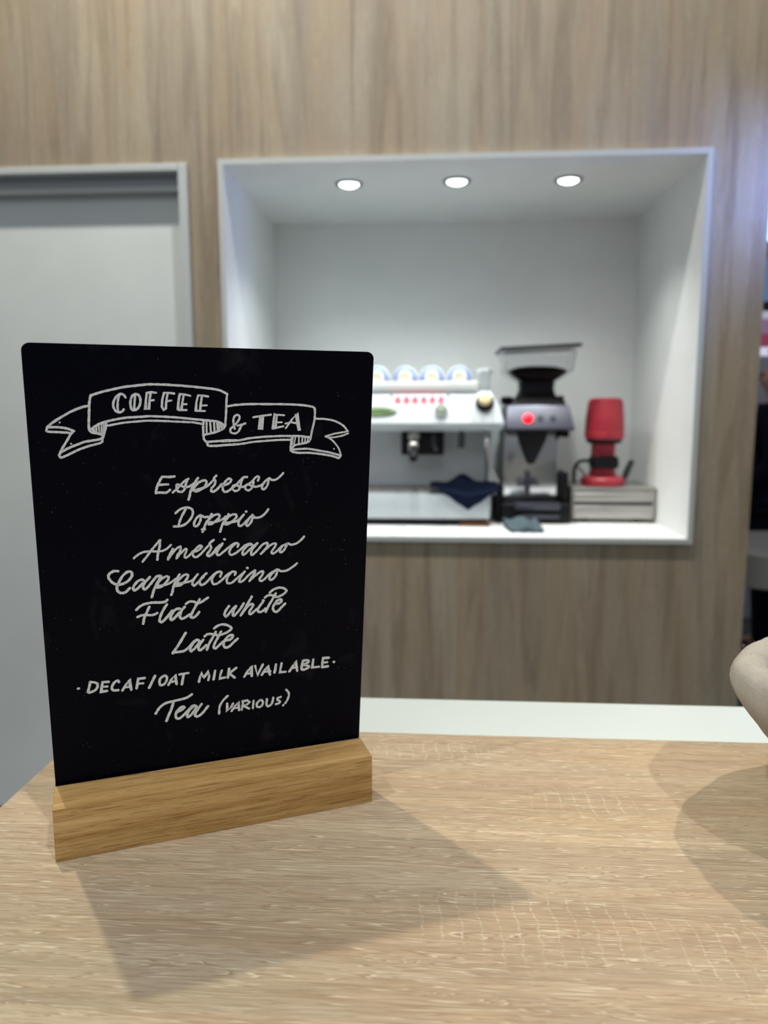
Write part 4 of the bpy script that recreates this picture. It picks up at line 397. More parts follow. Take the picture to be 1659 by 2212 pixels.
# door recess on the left: the leaf sits 55 mm behind the wall face
def door_trim():
    bm = B(); w_ = .030; y0, y1 = WY-.015, WY+.058
    bx(bm, DX1-w_, DX1, y0, y1, FZ, DZ1, .003); bx(bm, DX0, DX0+w_, y0, y1, FZ, DZ1, .003)
    bx(bm, DX0+w_, DX1-w_, y0, y1, DZ1-.024, DZ1, .003)
    return bm
struct('trim_3', door_trim(), m_trim)
struct('trim_4', bx(B(), DX0+.03, DX1-.03, WY+.018, WY+.03, DZ1-.078, DZ1-.060, .003), m_trim)   # head rail
struct('trim_5', bx(B(), DX0+.03, DX1-.03, WY+.031, WY+.058, DZ1-.078, DZ1-.024), m_soffit)
dr = struct('door_1', bx(B(), DX0+.03, DX1-.03, WY+.060, WY+.10, FZ, DZ1-.01), m_door)

# ================================================================== NICHE DOWNLIGHTS
LX = [(-.3018, 2.7106, 'left'), (.0729, 2.7057, 'middle'), (.4545, 2.7174, 'right')]
first = None
for x, y, nm in LX:
    lab = {'left': 'round recessed downlight in niche ceiling, leftmost of three, nearest the door',
           'middle': 'round recessed downlight in niche ceiling, middle one of three',
           'right': 'round recessed downlight in niche ceiling, rightmost of three, above the coffee grinder'}[nm]
    if first is None:
        first = t = thing('recessed_downlight', lab, 'ceiling light', (x, y, NC), 'downlights in the niche ceiling')
        bm = B(); n = 40
        prof = [(.048, 0), (.048, -.004), (.036, -.006), (.033, -.001), (.033, 0)]
        lathe(bm, prof, (x, y, NC), (0, 0, 1), n, False); obj('ring', bm, m_lampring, t, True)
        bm = B(); lathe(bm, [(.0335, -.0005), (.031, -.006), (.02, -.011), (.004, -.013)], (x, y, NC), (0, 0, 1), n); obj('lens', bm, m_lamp, t, True)
    else:
        dup(first, (x, y, NC), lab)
    spot('niche_downlight_beam_'+nm, (x, y, NC-.02), (x, y+.02, 0), 23, (.95, 1.0, .97), 118, .03, 1.0)

# ================================================================== COUNTER
CX0, CY0, CY1 = -.30697, -.16, .61959
ct = struct_counter = None
t = thing('service_counter', 'long counter with sonoma oak laminate top carrying the black menu board', 'counter', (.8, .25, FZ))
obj('countertop', bx(B(), CX0, 2.2, CY0, CY1, -.038, 0, .0008, 1), m_counter, t)
obj('counter_body', bx(B(), CX0+.01, 2.19, CY0+.05, CY1-.01, FZ, -.038), m_white, t, label='white body below the wood-look top')
t = thing('white_worktop', 'glossy white worktop strip running behind the wood-look counter top', 'worktop', (.8, .7, FZ))
obj('worktop', bx(B(), CX0, 2.2, CY1+.001, .7735, -.052, -.03, .001, 1), m_panel, t)
obj('worktop_body', bx(B(), CX0+.01, 2.19, CY1+.001, .765, FZ, -.052), m_white, t)

# ================================================================== MENU BOARD
PSI, TILT = .4198, .12427
U = Vector((math.cos(PSI), math.sin(PSI), 0)); Nf = Vector((math.sin(PSI), -math.cos(PSI), 0)); Z = Vector((0, 0, 1))
BL = Vector((-.23399, .4165, 0)); L = .21; HF, DS, HS, HB = .03484, .02875, .00296, .28235
mb = thing('menu_board', 'black chalkboard coffee and tea menu slotted in an oak block on the counter', 'menu board', BL+U*L/2-Nf*DS)
mb.rotation_euler = (0, 0, PSI)
def to_local(v): return Matrix.Rotation(-PSI, 3, 'Z')@(Vector(v)-mb.location)
def lobj(name, bm, mat, smooth=False, label=None):
    me = bpy.data.meshes.new(name); bm.to_mesh(me); bm.free(); me.materials.append(mat)
    if smooth: me.shade_smooth(); me.set_sharp_from_angle(angle=math.radians(30))
    o = bpy.data.objects.new(name, me); COL.objects.link(o); o.parent = mb
    if label: o['label'] = label
    return o
# oak block, in local axes (x along, y into depth, slot at y = 0)
bm = B(); slope = HS/DS; sw = .0022; back = .026
prof = [(-DS, 0.0), (-DS, HF), (-sw, HF+HS-slope*sw), (-sw, .018), (sw, .018), (sw, HF+HS), (back, HF-.001), (back, 0.0)]
ra = [(-L/2, y, z) for y, z in prof]; rb = [(L/2, y, z) for y, z in prof]
loft(bm, [ra, rb])
es = [e for e in bm.edges if abs(e.calc_length()) > .0001 and not any(abs(v.co.y) < .003 and v.co.z < .03 for v in e.verts)]
bmesh.ops.bevel(bm, geom=es, offset=.0006, segments=2, affect='EDGES', profile=.5)
lobj('wooden_base', bm, m_oak, True)
# the slate sheet leans 7 degrees towards the front
w_ = Vector((0, -math.sin(TILT), math.cos(TILT))); nl = Vector((0, -math.cos(TILT), -math.sin(TILT)))
S0 = Vector((-L/2, 0, HF+HS))               # left end of the slot line
S0.y = 0
def bpt(a, b, d=0.): return S0+Vector((a, 0, 0))+w_*b+nl*d
bm = B(); r = .0045; out = [(0.0004, -.014), (L-.0004, -.014)]
for cx_, a0 in ((L-r, 0), (r, 90)):
    for i in range(8):
        a = math.radians(a0+90*i/7); out.append((cx_+r*math.cos(a), HB-r+r*math.sin(a)))
loft(bm, [[bpt(a, b, 0) for a, b in out], [bpt(a, b, -.0028) for a, b in out]])
lobj('chalkboard_panel', bm, m_slate, True)
WORDS = {'chalk_banner': 'hand-drawn chalk ribbon banner outline', 'chalk_lettering_coffee': 'chalk word COFFEE in the banner',
 'chalk_lettering_tea_heading': 'chalk words & TEA in the banner', 'chalk_lettering_espresso': 'chalk word Espresso', 'chalk_lettering_doppio': 'chalk word Doppio',
 'chalk_lettering_americano': 'chalk word Americano', 'chalk_lettering_cappuccino': 'chalk word Cappuccino', 'chalk_lettering_flat': 'chalk word Flat',
 'chalk_lettering_white': 'chalk word white', 'chalk_lettering_latte': 'chalk word Latte', 'chalk_lettering_decaf_oat': 'chalk words DECAF/OAT',
 'chalk_lettering_milk_available': 'chalk words MILK AVAILABLE', 'chalk_lettering_tea': 'chalk word Tea', 'chalk_lettering_various': 'chalk word (VARIOUS)'}
def stroke(bm, wmm, P, lift):
    h = wmm*.0005; P = [Vector((x*1e-4, y*1e-4)) for x, y in P]; N = len(P)
    Lp, Rp = [], []
    for i, p in enumerate(P):
        d = (P[min(i+1, N-1)]-P[max(i-1, 0)])
        if d.length < 1e-9: d = Vector((1, 0))
        d.normalize(); nn = Vector((-d.y, d.x))
        e = h*(1+.10*math.sin(i*1.7+p.x*900)+.05*random.uniform(-1, 1))
        if 0 < i < N-1:
            a = (P[i]-P[i-1]); b = (P[i+1]-P[i])
            if a.length > 1e-9 and b.length > 1e-9: e /= max(.6, math.cos(a.angle(b)/2))
        Lp.append(p+nn*e); Rp.append(p-nn*e)
    def cap(c, d):
        d = d.normalized(); nn = Vector((-d.y, d.x)); return [c+nn*(h*math.cos(a))+d*(h*math.sin(a)) for a in (PI/6*k for k in range(1, 6))]
    d0 = P[0]-P[1]; d1 = P[-1]-P[-2]
    for seq in range(N-1):
        q = [Lp[seq], Rp[seq], Rp[seq+1], Lp[seq+1]]
        try: bm.faces.new([bm.verts.new(bpt(v.x, v.y, lift)) for v in q])
        except ValueError: pass
    for c, d, a, b in ((P[0], d0, Rp[0], Lp[0]), (P[-1], d1, Lp[-1], Rp[-1])):
        bm.faces.new([bm.verts.new(bpt(v.x, v.y, lift)) for v in [a]+cap(c, d)+[b]])
for name, ss in CHALK.items():
    bm = B()
    for k, (wmm, P) in enumerate(ss): stroke(bm, wmm, P, .00012+.000004*k)
    bmesh.ops.recalc_face_normals(bm, faces=bm.faces)
    bmesh.ops.solidify(bm, geom=bm.faces[:], thickness=-.00008)
    lobj('chalk_banner' if name == 'chalk_banner' else 'chalk_lettering', bm, m_chalk, False, WORDS[name])
# chalk dots in the banner tails
for x, y in DOTS:
    bm = B(); bm.faces.new([bm.verts.new(bpt(x*1e-4+.00055*math.cos(2*PI*i/10), y*1e-4+.00055*math.sin(2*PI*i/10), .00015)) for i in range(10)])
    lobj('chalk_dot', bm, m_chalk)

# ================================================================== CLOTH BASKET
bc = Vector((.3295, .490, 0)); NB = 160
def fabric_lathe(prof, wob, seed):
    bm = B(); uvl = bm.loops.layers.uv.new('UVMap'); random.seed(seed)
    ph = [random.uniform(0, 6.28) for _ in range(6)]
    s = 0; rings = []; ss = []
    for j, (r, z) in enumerate(prof):
        if j: s += math.hypot(r-prof[j-1][0], z-prof[j-1][1])
        ring = []
        for i in range(NB):
            a = 2*PI*i/NB
            d = wob*(math.sin(3*a+ph[0]+z*30)+.6*math.sin(7*a+ph[1]-z*60)+.35*math.sin(13*a+ph[2]+j*.4)+.2*math.sin(29*a+ph[3]+j*.8))
            ring.append(bm.verts.new((bc.x+(r+d)*math.cos(a), bc.y+(r+d)*math.sin(a), max(0.0005, z+d*.5 if z > .004 else z))))
        rings.append(ring); ss.append(s)
    for j in range(len(rings)-1):
        for i in range(NB):
            f = bm.faces.new((rings[j][i], rings[j][(i+1) % NB], rings[j+1][(i+1) % NB], rings[j+1][i]))
            for lp, (u_, v_) in zip(f.loops, ((i, j), (i+1, j), (i+1, j+1), (i, j+1))): lp[uvl].uv = (u_/NB*.75, ss[v_])
    return bm
t = thing('bread_basket', 'round natural linen basket with rolled cuff at the right edge of the counter', 'basket', bc)
body = [(.001, .001), (.06, .001), (.064, .003), (.069, .014), (.077, .034), (.088, .055), (.104, .075), (.104, .080), (.098, .072), (.088, .045), (.078, .02), (.06, .008), (.001, .008)]
obj('basket_body', fabric_lathe(smooth_pts([(r, z, 0) for r, z in body], 3) and [(p.x, p.y) for p in smooth_pts([(r, z, 0) for r, z in body], 3)], .0012, 3), m_linen, t, 'all')
cuff = [(.096, .064), (.103, .060), (.110, .069), (.1185, .081), (.1215, .092), (.1185, .102), (.112, .107), (.104, .1065), (.097, .101), (.0945, .090), (.095, .075), (.096, .064)]
obj('linen_cuff', fabric_lathe([(p.x, p.y) for p in smooth_pts([(r, z, 0) for r, z in cuff], 3)], .0021, 8), m_linen, t, 'all')

bm = B(); random.seed(11)
for k in range(200):
    a = random.uniform(1.6, 4.9); zz = random.uniform(.081, .103); rr = .1185+.003*(zz-.081)/.011 if zz < .092 else .1215-.0032*(zz-.092)/.010
    rr -= .0008; p0 = bc+Vector((rr*math.cos(a), rr*math.sin(a), zz)); d = Vector((math.cos(a), math.sin(a), .3))
    side = Vector((random.uniform(-1, 1), random.uniform(-1, 1), random.uniform(-1, 1)))*.0022
    tube(bm, [p0, p0+d*.0012+side*.3, p0+d*.0022+side], .00004, 3)
obj('linen_fuzz', bm, m_linen, t, kind='stuff')

# ================================================================== ESPRESSO MACHINE
MY = 2.72
em = thing('espresso_machine', 'white espresso machine with six red buttons standing in the niche', 'coffee machine', (-.17, 2.98, NF))
XL, XR = -.56, .208
bm = bx(B(), XL, XR, MY, 3.2, -.115, -.020, .006); obj('base_housing', bm, m_mach, em, True)
obj('underside_shadow', bx(B(), XL+.008, XR-.008, MY+.012, 3.19, NF+.004, -.114), m_black, em)  # black slab filling the gap under the base, stands for its shadow
for x, y, m_ in ((XL+.06, MY+.06, m_rubber), (XR-.035, MY+.04, m_rubber), (XL+.06, 3.14, m_rubber), (XR-.05, 3.14, m_rubber)):
    obj('foot', lathe(B(), [(.022, 0), (.020, .0254)], (x, y, NF), (0, 0, 1), 20), m_, em, True)
obj('brown_strip', bx(B(), .095, .208, MY-.008, MY+.011, NF, NF+.013, .002), m_brown, em, True, label='thin brown strip')  # thin brown strip along the front, below the base
bm = bx(B(), XL+.02, XR-.012, MY+.03, 2.96, -.019, -.015); obj('drip_tray', bm, m_steel, em)
bm = B()
for k in range(22): bx(bm, XL+.04+k*.033, XL+.06+k*.033, MY+.045, 2.95, -.0145, -.0115)
obj('drip_grille', bm, m_steel, em)
bm = bx(B(), XL+.01, XR-.002, 2.965, 2.985, -.02, .215); obj('backsplash', bm, m_satin, em)
bm = bx(B(), XL, XR, 2.985, 3.2, -.02, .24, .004); obj('rear_housing', bm, m_mach, em, True)
# side leg: swept panel between base and head
def side_leg(x0, x1):
    pr = [(3.19, -.03), (3.19, .23), (2.74, .23), (2.76, .19), (2.83, .12), (2.86, .06), (2.84, .01), (2.78, -.03)]
    return loft(B(), [[(x0, y, z) for y, z in pr], [(x1, y, z+0) for y, z in pr]])
o = obj('side_panel', side_leg(XR+.001, XR+.024), m_mach, em); o = obj('side_panel', side_leg(XL-.022, XL-.001), m_mach, em)
# head
def head():
    lo, mid, hi = [], [], []
    rings = []
    for z, yf, xr in ((.205, MY+.045, .238), (.214, MY+.012, .251), (.236, MY-.006, .255), (.30, MY+.026, .236), (.340, MY+.047, .214), (.351, MY+.056, .207)):
        rings.append(rrect((XL-.02+xr)/2, (yf+3.2)/2, (xr-(XL-.02))/2, (3.2-yf)/2, .012, z))
    return loft(B(), rings)
obj('head_housing', head(), m_mach, em, True)
def fy(z): return MY-.006+(z-.236)*.5      # y of the sloping front face
bm = B(); zt, zb = .388, .349; xr = .158
bx(bm, XL, xr, MY+.045, MY+.062, zb, zt, .003); bx(bm, XL, xr, 3.17, 3.185, zb, zt, .003)
bx(bm, XL, XL+.015, MY+.062, 3.17, zb, zt, .003); bx(bm, xr-.015, xr, MY+.062, 3.17, zb, zt, .003)
obj('cup_rail', bm, m_rail, em, True)
FN = Vector((0, -1, .5)).normalized()
for k in range(6):
    x = -.1325+k*.0316
    obj('button', disc(B(), (x, fy(.3215)-.0005, .3215), FN, .0118, .006, 24), m_btn, em, True)
bm = bx(B(), -.155, .05, fy(.3215)-.0022, fy(.3215)+.003, .311, .333, .001)
for x in (-.156, .051):
    obj('bolt', lathe(B(), [(.006, 0), (.0055, .004), (.003, .006)], (x, fy(.333), .333), FN, 16), m_chrome, em, True)
bm.free()
g_ = obj('pressure_gauge', disc(B(), (.026, fy(.278), .278), FN, .0245, .012, 32), m_chrome, em, True, label='round chrome gauge')
obj('gauge_face', disc(B(), (.026, fy(.278)-.011, .2835), FN, .0195, .002, 32), m_gaugef, g_, True, label='pale green face')
def oval(a, b, th, z, x):
    bm = B(); R = []
    t_ = Vector((0, .5, 1)).normalized()
    for d, s in ((0, 1), (th*.7, 1), (th, .92)):
        R.append([Vector((x+a*s*math.cos(2*PI*i/40), fy(z), z))+t_*(b*s*math.sin(2*PI*i/40))+FN*d for i in range(40)])
    return loft(bm, R)
d_ = obj('display', oval(.082, .020, .005, .2765, -.215), m_olive, em, True, label='oval olive bezel')
obj('screen', oval(.066, .010, .0065, .2765, -.215), m_disp, d_, True, label='green display window')
k_ = obj('steam_knob', lathe(B(), [(.032, 0), (.034, .012), (.029, .022)], (.184, fy(.306)+.004, .306), FN, 32), m_black, em, True, label='black collar')
obj('knob_cap', lathe(B(), [(.0245, 0), (.0245, .018), (.021, .024), (.007, .026)], (.183, fy(.312)-.012, .316), FN, 32), m_cream, k_, True, label='cream knob cap')
gr = obj('brew_group', bx(B(), -.122, .038, 2.80, 2.964, .116, .2045, .006), m_black, em, True, label='black brew group')
bm = B(); lathe(bm, [(.018, .0), (.022, .010), (.022, .024), (.018, .030)], (-.074, 2.776, .172), (0, 0, 1), 28); obj('portafilter', bm, m_steel, em, True)
bm = B(); tube(bm, [(-.072, 2.765, .170), (-.072, 2.73, .158), (-.0715, 2.70, .148), (-.071, 2.66, .134), (-.0705, 2.62, .119), (-.0705, 2.60, .113)], [.007, .009, .013, .0155, .016, .011], 16); obj('portafilter_handle', bm, m_black, em, True)
bm = B(); lathe(bm, [(.010, -.028), (.017, -.02), (.018, .006), (.012, .014)], (-.074, 2.70, .155), (0, 0, 1), 18); obj('portafilter_spout', bm, m_steel, em, True)
bm = B(); tube(bm, smooth_pts([(.0, 2.80, .19), (.0, 2.77, .16), (.01, 2.76, .135)]), .008, 10); obj('brew_lever', bm, m_dgrey, em, True)
bm = B(); tube(bm, smooth_pts([(.103, 2.78, .222), (.103, 2.775, .19), (.101, 2.77, .145)]), [.009]*6+[.013]*7, 12); obj('hot_water_spout', bm, m_dgrey, em, True)
bm = B(); tube(bm, smooth_pts([(.187, 2.76, .220), (.190, 2.745, .19), (.193, 2.74, .155), (.205, 2.735, .09), (.222, 2.73, .045), (.235, 2.725, .022)]), .0055, 12); w1 = obj('steam_wand', bm, m_steel, em, True)
bm = B(); lathe(bm, [(.008, -.014), (.0105, -.006), (.0105, .006), (.008, .014)], (.192, 2.74, .163), (0, 0, 1), 18); obj('wand_joint', bm, m_chrome, w1, True)

# cups on their sides on the machine, base towards the room
CUPX = [(-.2135, 'half hidden by the menu board'), (-.1085, 'second of four from left'), (-.009, 'third of four from left'), (.0935, 'rightmost, beside the glass')]
CT = .3515
c0 = None
for x, txt in CUPX:
    lab = 'white cup with blue band on the espresso machine, '+txt
    if c0 is None:
        c0 = t = thing('coffee_cup', lab, 'cup', (x, 2.83, CT), 'white and blue cups on top of the espresso machine')
        o3 = (x, 2.80, CT+.0488); ax = Vector((0, 1, 0))
        K = 1.12; sc = lambda P: [(r*K, q) for r, q in P]
        bm = lathe(B(), sc([(.022, 0), (.027, .002), (.033, .010), (.0375, .026), (.041, .048), (.0432, .062), (.0415, .062), (.039, .048), (.035, .026), (.028, .010), (.001, .008)]), o3, ax, 40, False)
        obj('cup_body', bm, m_porc, t, True)
        obj('cup_foot', lathe(B(), sc([(.021, -.003), (.0225, 0), (.0225, .003)]), o3, ax, 36), m_foot, t, True, label='cream base ring')
        obj('blue_band', lathe(B(), sc([(.0290, .0035), (.0335, .0085), (.0368, .0170), (.0362, .0175), (.0325, .0090), (.0270, .0030), (.0290, .0035)]), o3, ax, 40, False), m_porcb, t, True, label='blue band')
    else:
        dup(c0, (x, 2.83, CT), lab)
t = thing('glass_jar', 'small clear glass jar with white lid on the right end of the espresso machine', 'jar', (.188, 2.86, CT))
bm = lathe(B(), [(.018, 0), (.0215, .004), (.0225, .066), (.0205, .066), (.0195, .006), (.001, .006)], (.188, 2.86, CT+.0003), (0, 0, 1), 32, False)
obj('jar_body', bm, m_glass, t, True)
obj('lid', lathe(B(), [(.0275, 0), (.029, .003), (.029, .015), (.0265, .017)], (.188, 2.86, CT+.0665), (0, 0, 1), 32), m_rail, t, True, label='white lid')

# navy cloth hanging over the drip tray
def cloth_navy():
    bm = B(); nx, ny = 28, 18; V = []
    for j in range(ny+1):
        row = []
        for i in range(nx+1):
            u_, v_ = i/nx, j/ny
            x = -.012+u_*.248
            reach = max(0, 1-abs(u_-.56)/.50)              # triangle hanging deepest in the middle
            y = 2.83-.13*v_; z = .000
            fold = .006*math.sin(u_*17+v_*3)*(.4+v_)+.030*math.exp(-((u_-.50)/.17)**2)*(1-v_)**1.0+.012*(1-v_)
            z += fold+.022*max(0, u_-.75)
            over_ = v_*1.4-.55
            if over_ > 0:
                y = 2.83-.13*.39-.080*min(1, over_*3); y = max(y, MY-.014-.010*reach)
                z = .000+abs(fold)*.4-over_*.088*reach*1.15+.004
            row.append(bm.verts.new((x, y+.004*math.sin(u_*23), z)))
        V.append(row)
    for j in range(ny):
        for i in range(nx): bm.faces.new((V[j][i], V[j][i+1], V[j+1][i+1], V[j+1][i]))
    bmesh.ops.solidify(bm, geom=bm.faces[:], thickness=.003)
    return bm
tag(obj('cleaning_cloth', cloth_navy(), m_navy, None, 'all'), 'navy cloth draped over the right end of the espresso machine drip tray', 'cloth')

# ================================================================== GRINDER
GY = 2.80
gx = .392
gd = thing('coffee_grinder', 'black and steel coffee grinder with wide hopper between espresso machine and red tamper', 'coffee grinder', (gx, 2.93, NF))
bm = B(); bx(bm, .252, .512, 2.785, 3.08, NF, -.062, .012, 3); obj('grinder_base', bm, m_black, gd, True)
bm = B(); bx(bm, .305, .470, 2.772, 2.80, -.085, -.060, .004); bx(bm, .33, .47, 2.778, 2.80, -.118, -.104, .003); obj('catch_tray', bm, m_gsteel, gd, True)
bm = B(); bx(bm, .262, .474, GY+.05, 3.04, -.062, .212, .006); obj('grinder_body', bm, m_mirror, gd, True)
bm = B(); bx(bm, .474, .508, GY+.03, 3.03, -.065, .05, .008); obj('side_housing', bm, m_black, gd, True)
bm = B(); bx(bm, .236, .262, GY+.02, 3.0, NF+.001, -.015, .006); obj('side_housing', bm, m_black, gd, True)
obj('panel_bracket', bx(B(), .476, .502, GY+.01, 2.90, .182, .2075, .004), m_black, gd, True)
rg = [rrect((a+b)/2, (y0+3.04)/2, (b-a)/2, (3.04-y0)/2, .004, z) for z, a, b, y0 in ((.208, .263, .514, GY-.02), (.216, .262, .516, GY-.022), (.294, .272, .498, GY+.01), (.300, .276, .494, GY+.016))]
fp = obj('control_housing', loft(B(), rg), m_gsteel, gd, True, label='brushed steel control housing')
PN = Vector((0, -1, .42)).normalized()
obj('power_light', lathe(B(), [(.0175, 0), (.017, .005), (.012, .008)], (.3455, GY-.006, .252), PN, 28), m_led, fp, True, label='glowing red light')
for x in (.391, .4375): obj('button', disc(B(), (x, GY-.005, .2535), PN, .0105, .006, 24), m_dgrey, fp, True)
rg = [rrect(gx-.002, 2.93, h, h*.95, .02, z) for z, h in ((.300, .106), (.314, .100), (.338, .070), (.362, .062), (.390, .066))]
nk = obj('hopper_neck', loft(B(), rg), m_black, gd, True)
obj('adjusting_knob', cyl(B(), (.292, 2.90, .318), (.262, 2.88, .318), .016, 20), m_black, gd, True)
obj('adjusting_knob', cyl(B(), (.470, 2.90, .325), (.488, 2.89, .325), .012, 20), m_black, gd, True)
rg = [rrect(gx-.004, 2.93, h, h*.9, .025, z) for z, h in ((.388, .066), (.402, .090), (.428, .126), (.500, .136))]
bm = loft(B(), rg, False); bmesh.ops.solidify(bm, geom=bm.faces[:], thickness=.003)
obj('hopper', bm, m_smoke, gd, True, label='clear smoked plastic hopper')
bm = B()
rg = [rrect(gx-.002, 2.93, .150, .135, .02, z) for z in (.5035, .514)]
loft(bm, rg); bmesh.ops.rotate(bm, verts=bm.verts, cent=(gx, 2.93, .505), matrix=Matrix.Rotation(-.045, 3, 'Y')); bmesh.ops.translate(bm, verts=bm.verts, vec=(0, 0, .004)); obj('hopper_lid', bm, m_lidm, gd, True, label='dark hopper lid')
rg = [rrect(gx-.004, 2.93, h, h*.9, .02, z) for z, h in ((.3895, .060), (.404, .084), (.424, .108), (.434, .100), (.444, .070), (.449, .030))]
tag(obj('coffee_beans', loft(B(), rg), m_beans, None, True, kind='stuff'), 'heap of dark roast coffee beans inside the grinder hopper', 'coffee beans')
rg = [rrect(.366, 2.83, h, h*.8, .008, z) for z, h in ((.209, .056), (.175, .050), (.130, .032), (.082, .012))]
obj('grounds_chute', loft(B(), rg), m_black, gd, True)
bm = B(); bx(bm, .345, .365, 2.82, 2.852, -.045, .055, .004); bx(bm, .315, .335, 2.79, 2.85, .006, .018, .003); bx(bm, .375, .395, 2.79, 2.85, .006, .018, .003); bx(bm, .315, .395, 2.83, 2.852, .0, .022, .003)
obj('portafilter_fork', bm, m_gsteel, gd, True)

# folded grey cloth in front of the grinder
def pad():
    bm = B(); nx, ny = 20, 12; V = []
    for j in range(ny+1):
        row = []
        for i in range(nx+1):
            u_, v_ = i/nx*2-1, j/ny
            x = .326+u_*.058-.012*v_; y = 2.575+v_*.13
            z = NF+.012+.014*(1-u_*u_)*math.sin(v_*PI*.9+.25)+.022*v_+.006*math.cos(u_*5)
            row.append(bm.verts.new((x, y, z)))
        V.append(row)
    for j in range(ny):
        for i in range(nx): bm.faces.new((V[j][i], V[j][i+1], V[j+1][i+1], V[j+1][i]))
    ret = bmesh.ops.extrude_face_region(bm, geom=bm.faces[:]); vs_ = [e for e in ret['geom'] if isinstance(e, bmesh.types.BMVert)]
    for v in vs_: v.co.z = NF+.001+.004*math.sin(v.co.x*90)**2
    bmesh.ops.recalc_face_normals(bm, faces=bm.faces); return bm
tag(obj('folded_cloth', pad(), m_bluegrey, None, 'all'), 'small grey-blue folded cloth lying on the shelf in front of the grinder', 'cloth')

# ================================================================== KNOCK BOX DRAWER AND RED TAMPER
DY = 2.825; DXa, DXb = .522, .834
kd = thing('knock_box_drawer', 'low two-tier stainless steel drawer box under the red tamper', 'drawer box', ((DXa+DXb)/2, 2.97, NF))
bm = bx(B(), DXa, DXb, DY+.012, 3.12, -.128, -.012, .003); obj('drawer_housing', bm, m_steel, kd, True)
bm = bx(B(), DXa, DXb, DY+.004, 3.125, -.0125, -.006, .0015); obj('top_plate', bm, m_steel, kd, True)
bm = bx(B(), DXa+.004, DXb-.008, DY, DY+.012, -.060, -.026, .005, 3); obj('upper_drawer_front', bm, m_steel, kd, True)
bm = bx(B(), DXa+.004, DXb-.008, DY, DY+.012, -.124, -.074, .004, 3); obj('lower_drawer_front', bm, m_steel, kd, True)
bm = bx(B(), DXa+.006, DXb-.012, DY+.008, DY+.0125, -.074, -.060); obj('drawer_gap', bm, m_dgrey, kd)
for x, y in ((.575, DY+.02), (.768, DY+.02), (.575, 3.09), (.768, 3.09)): obj('foot', lathe(B(), [(.016, 0), (.016, .012)], (x, y, NF), (0, 0, 1), 18), m_rubber, kd, True)
tx, ty, tz = .652, 2.915, -.006
tp = thing('automatic_tamper', 'red automatic tamper with black clamp standing on the steel drawer box', 'tamper', (tx, ty, tz))
obj('tamper_base', lathe(B(), [(.074, 0), (.081, .004), (.082, .026), (.076, .034), (.05, .036)], (tx, ty, tz), (0, 0, 1), 44), m_red, tp, True)
rg = [rrect(tx, ty+.012, h, .036, .012, z) for z, h in ((.028, .050), (.04, .046), (.07, .040), (.10, .040), (.165, .041))]
obj('tamper_column', loft(B(), rg), m_red, tp, True)
rg = [rrect(tx, ty-.006, h, .045, .014, z) for z, h in ((.062, .044), (.07, .050), (.095, .050), (.108, .044))]
obj('portafilter_clamp', loft(B(), rg), m_black, tp, True)
obj('neck_ring', lathe(B(), [(.058, 0), (.066, .006), (.066, .016)], (tx, ty, .156), (0, 0, 1), 40), m_black, tp, True)
hd = obj('tamper_head', lathe(B(), [(.060, 0), (.070, .003), (.0735, .012), (.0735, .028), (.0722, .031), (.0728, .034), (.071, .080), (.0655, .138), (.060, .153), (.048, .158)], (tx, ty, .170), (0, 0, 1), 48), m_red, tp, True)
obj('adjusting_dial', disc(B(), (tx+.004, ty-.0705, .2045), (0, -1, .05), .009, .004, 20), m_red, hd, True)
bm = B(); tube(bm, smooth_pts([(tx-.045, ty-.02, .088), (tx-.085, ty-.02, .090), (tx-.108, ty-.015, .070), (tx-.112, ty-.01, .03), (tx-.108, ty, .004)]), .0065, 10); obj('power_cable', bm, m_black, tp, True)
bm = B(); tube(bm, smooth_pts([(tx-.105, ty+.01, .075), (tx-.075, ty+.01, .045), (tx-.060, ty+.02, .030)]), .004, 8); obj('cable_branch', bm, m_dgrey, tp, True)
bm = B(); tube(bm, [(tx+.086, ty+.03, .006), (tx+.096, ty+.02, .045), (tx+.112, ty+.01, .090)], [.009, .013, .011], 12)
tag(obj('portafilter_grip', bm, m_dgrey, None, True), 'dark portafilter handle leaning on the steel box, right of the red tamper', 'portafilter')

# ================================================================== BEYOND THE WALL, RIGHT EDGE
def wall_far():
    return bx(B(), .2, 7, 8.6, 8.7, FZ, 3.4)
m_curtain = M('black_drape', (.006, .007, .012), .9, spec=.05)
struct('wall_far', wall_far(), m_curtain)
# lit exhibition display: a tall freestanding panel with coloured bands
sx0, sx1, SY = 2.0, 2.9, 5.4
t = thing('exhibition_display', 'freestanding hall display panel with white, pink and magenta bands beyond the wall', 'display', ((sx0+sx1)/2, SY, FZ))
obj('panel', bx(B(), sx0, sx1, SY, SY+.08, FZ, 1.42, .004), M('grey_lavender_panel', (.42, .45, .55), .5), t)
def fz(px): return CAM_H+(855-px)/1606*SY*.99+.03
def band(name, z0, z1, m_, lab): obj(name, bx(B(), sx0-.002, sx1+.002, SY-.012, SY-.001, z0, z1, .001), m_, t, label=lab)
band('blue_band', 1.02, 1.30, M('blue_band_paint', (.20, .35, .62), .4, emis=(.2, .38, .75), estr=.25), 'lit light blue band')
band('dark_band', .955, 1.019, M('dark_blue_band_paint', (.01, .02, .05), .4), 'dark blue band')
band('white_band', .905, .954, M('white_band_paint', (.75, .8, .9), .4, emis=(.7, .78, 1.), estr=.35), 'white band')
band('lilac_band', .805, .904, M('lilac_band_paint', (.50, .32, .52), .4, emis=(.5, .32, .6), estr=.2), 'lilac band')
band('magenta_band', .715, .804, M('magenta_band_paint', (.50, .08, .18), .4, emis=(.5, .08, .2), estr=.25), 'magenta band')
band('light_strip', .655, .712, M('white_strip_paint', (.8, .8, 1.), .4, emis=(.8, .8, 1.), estr=.6), 'white strip')
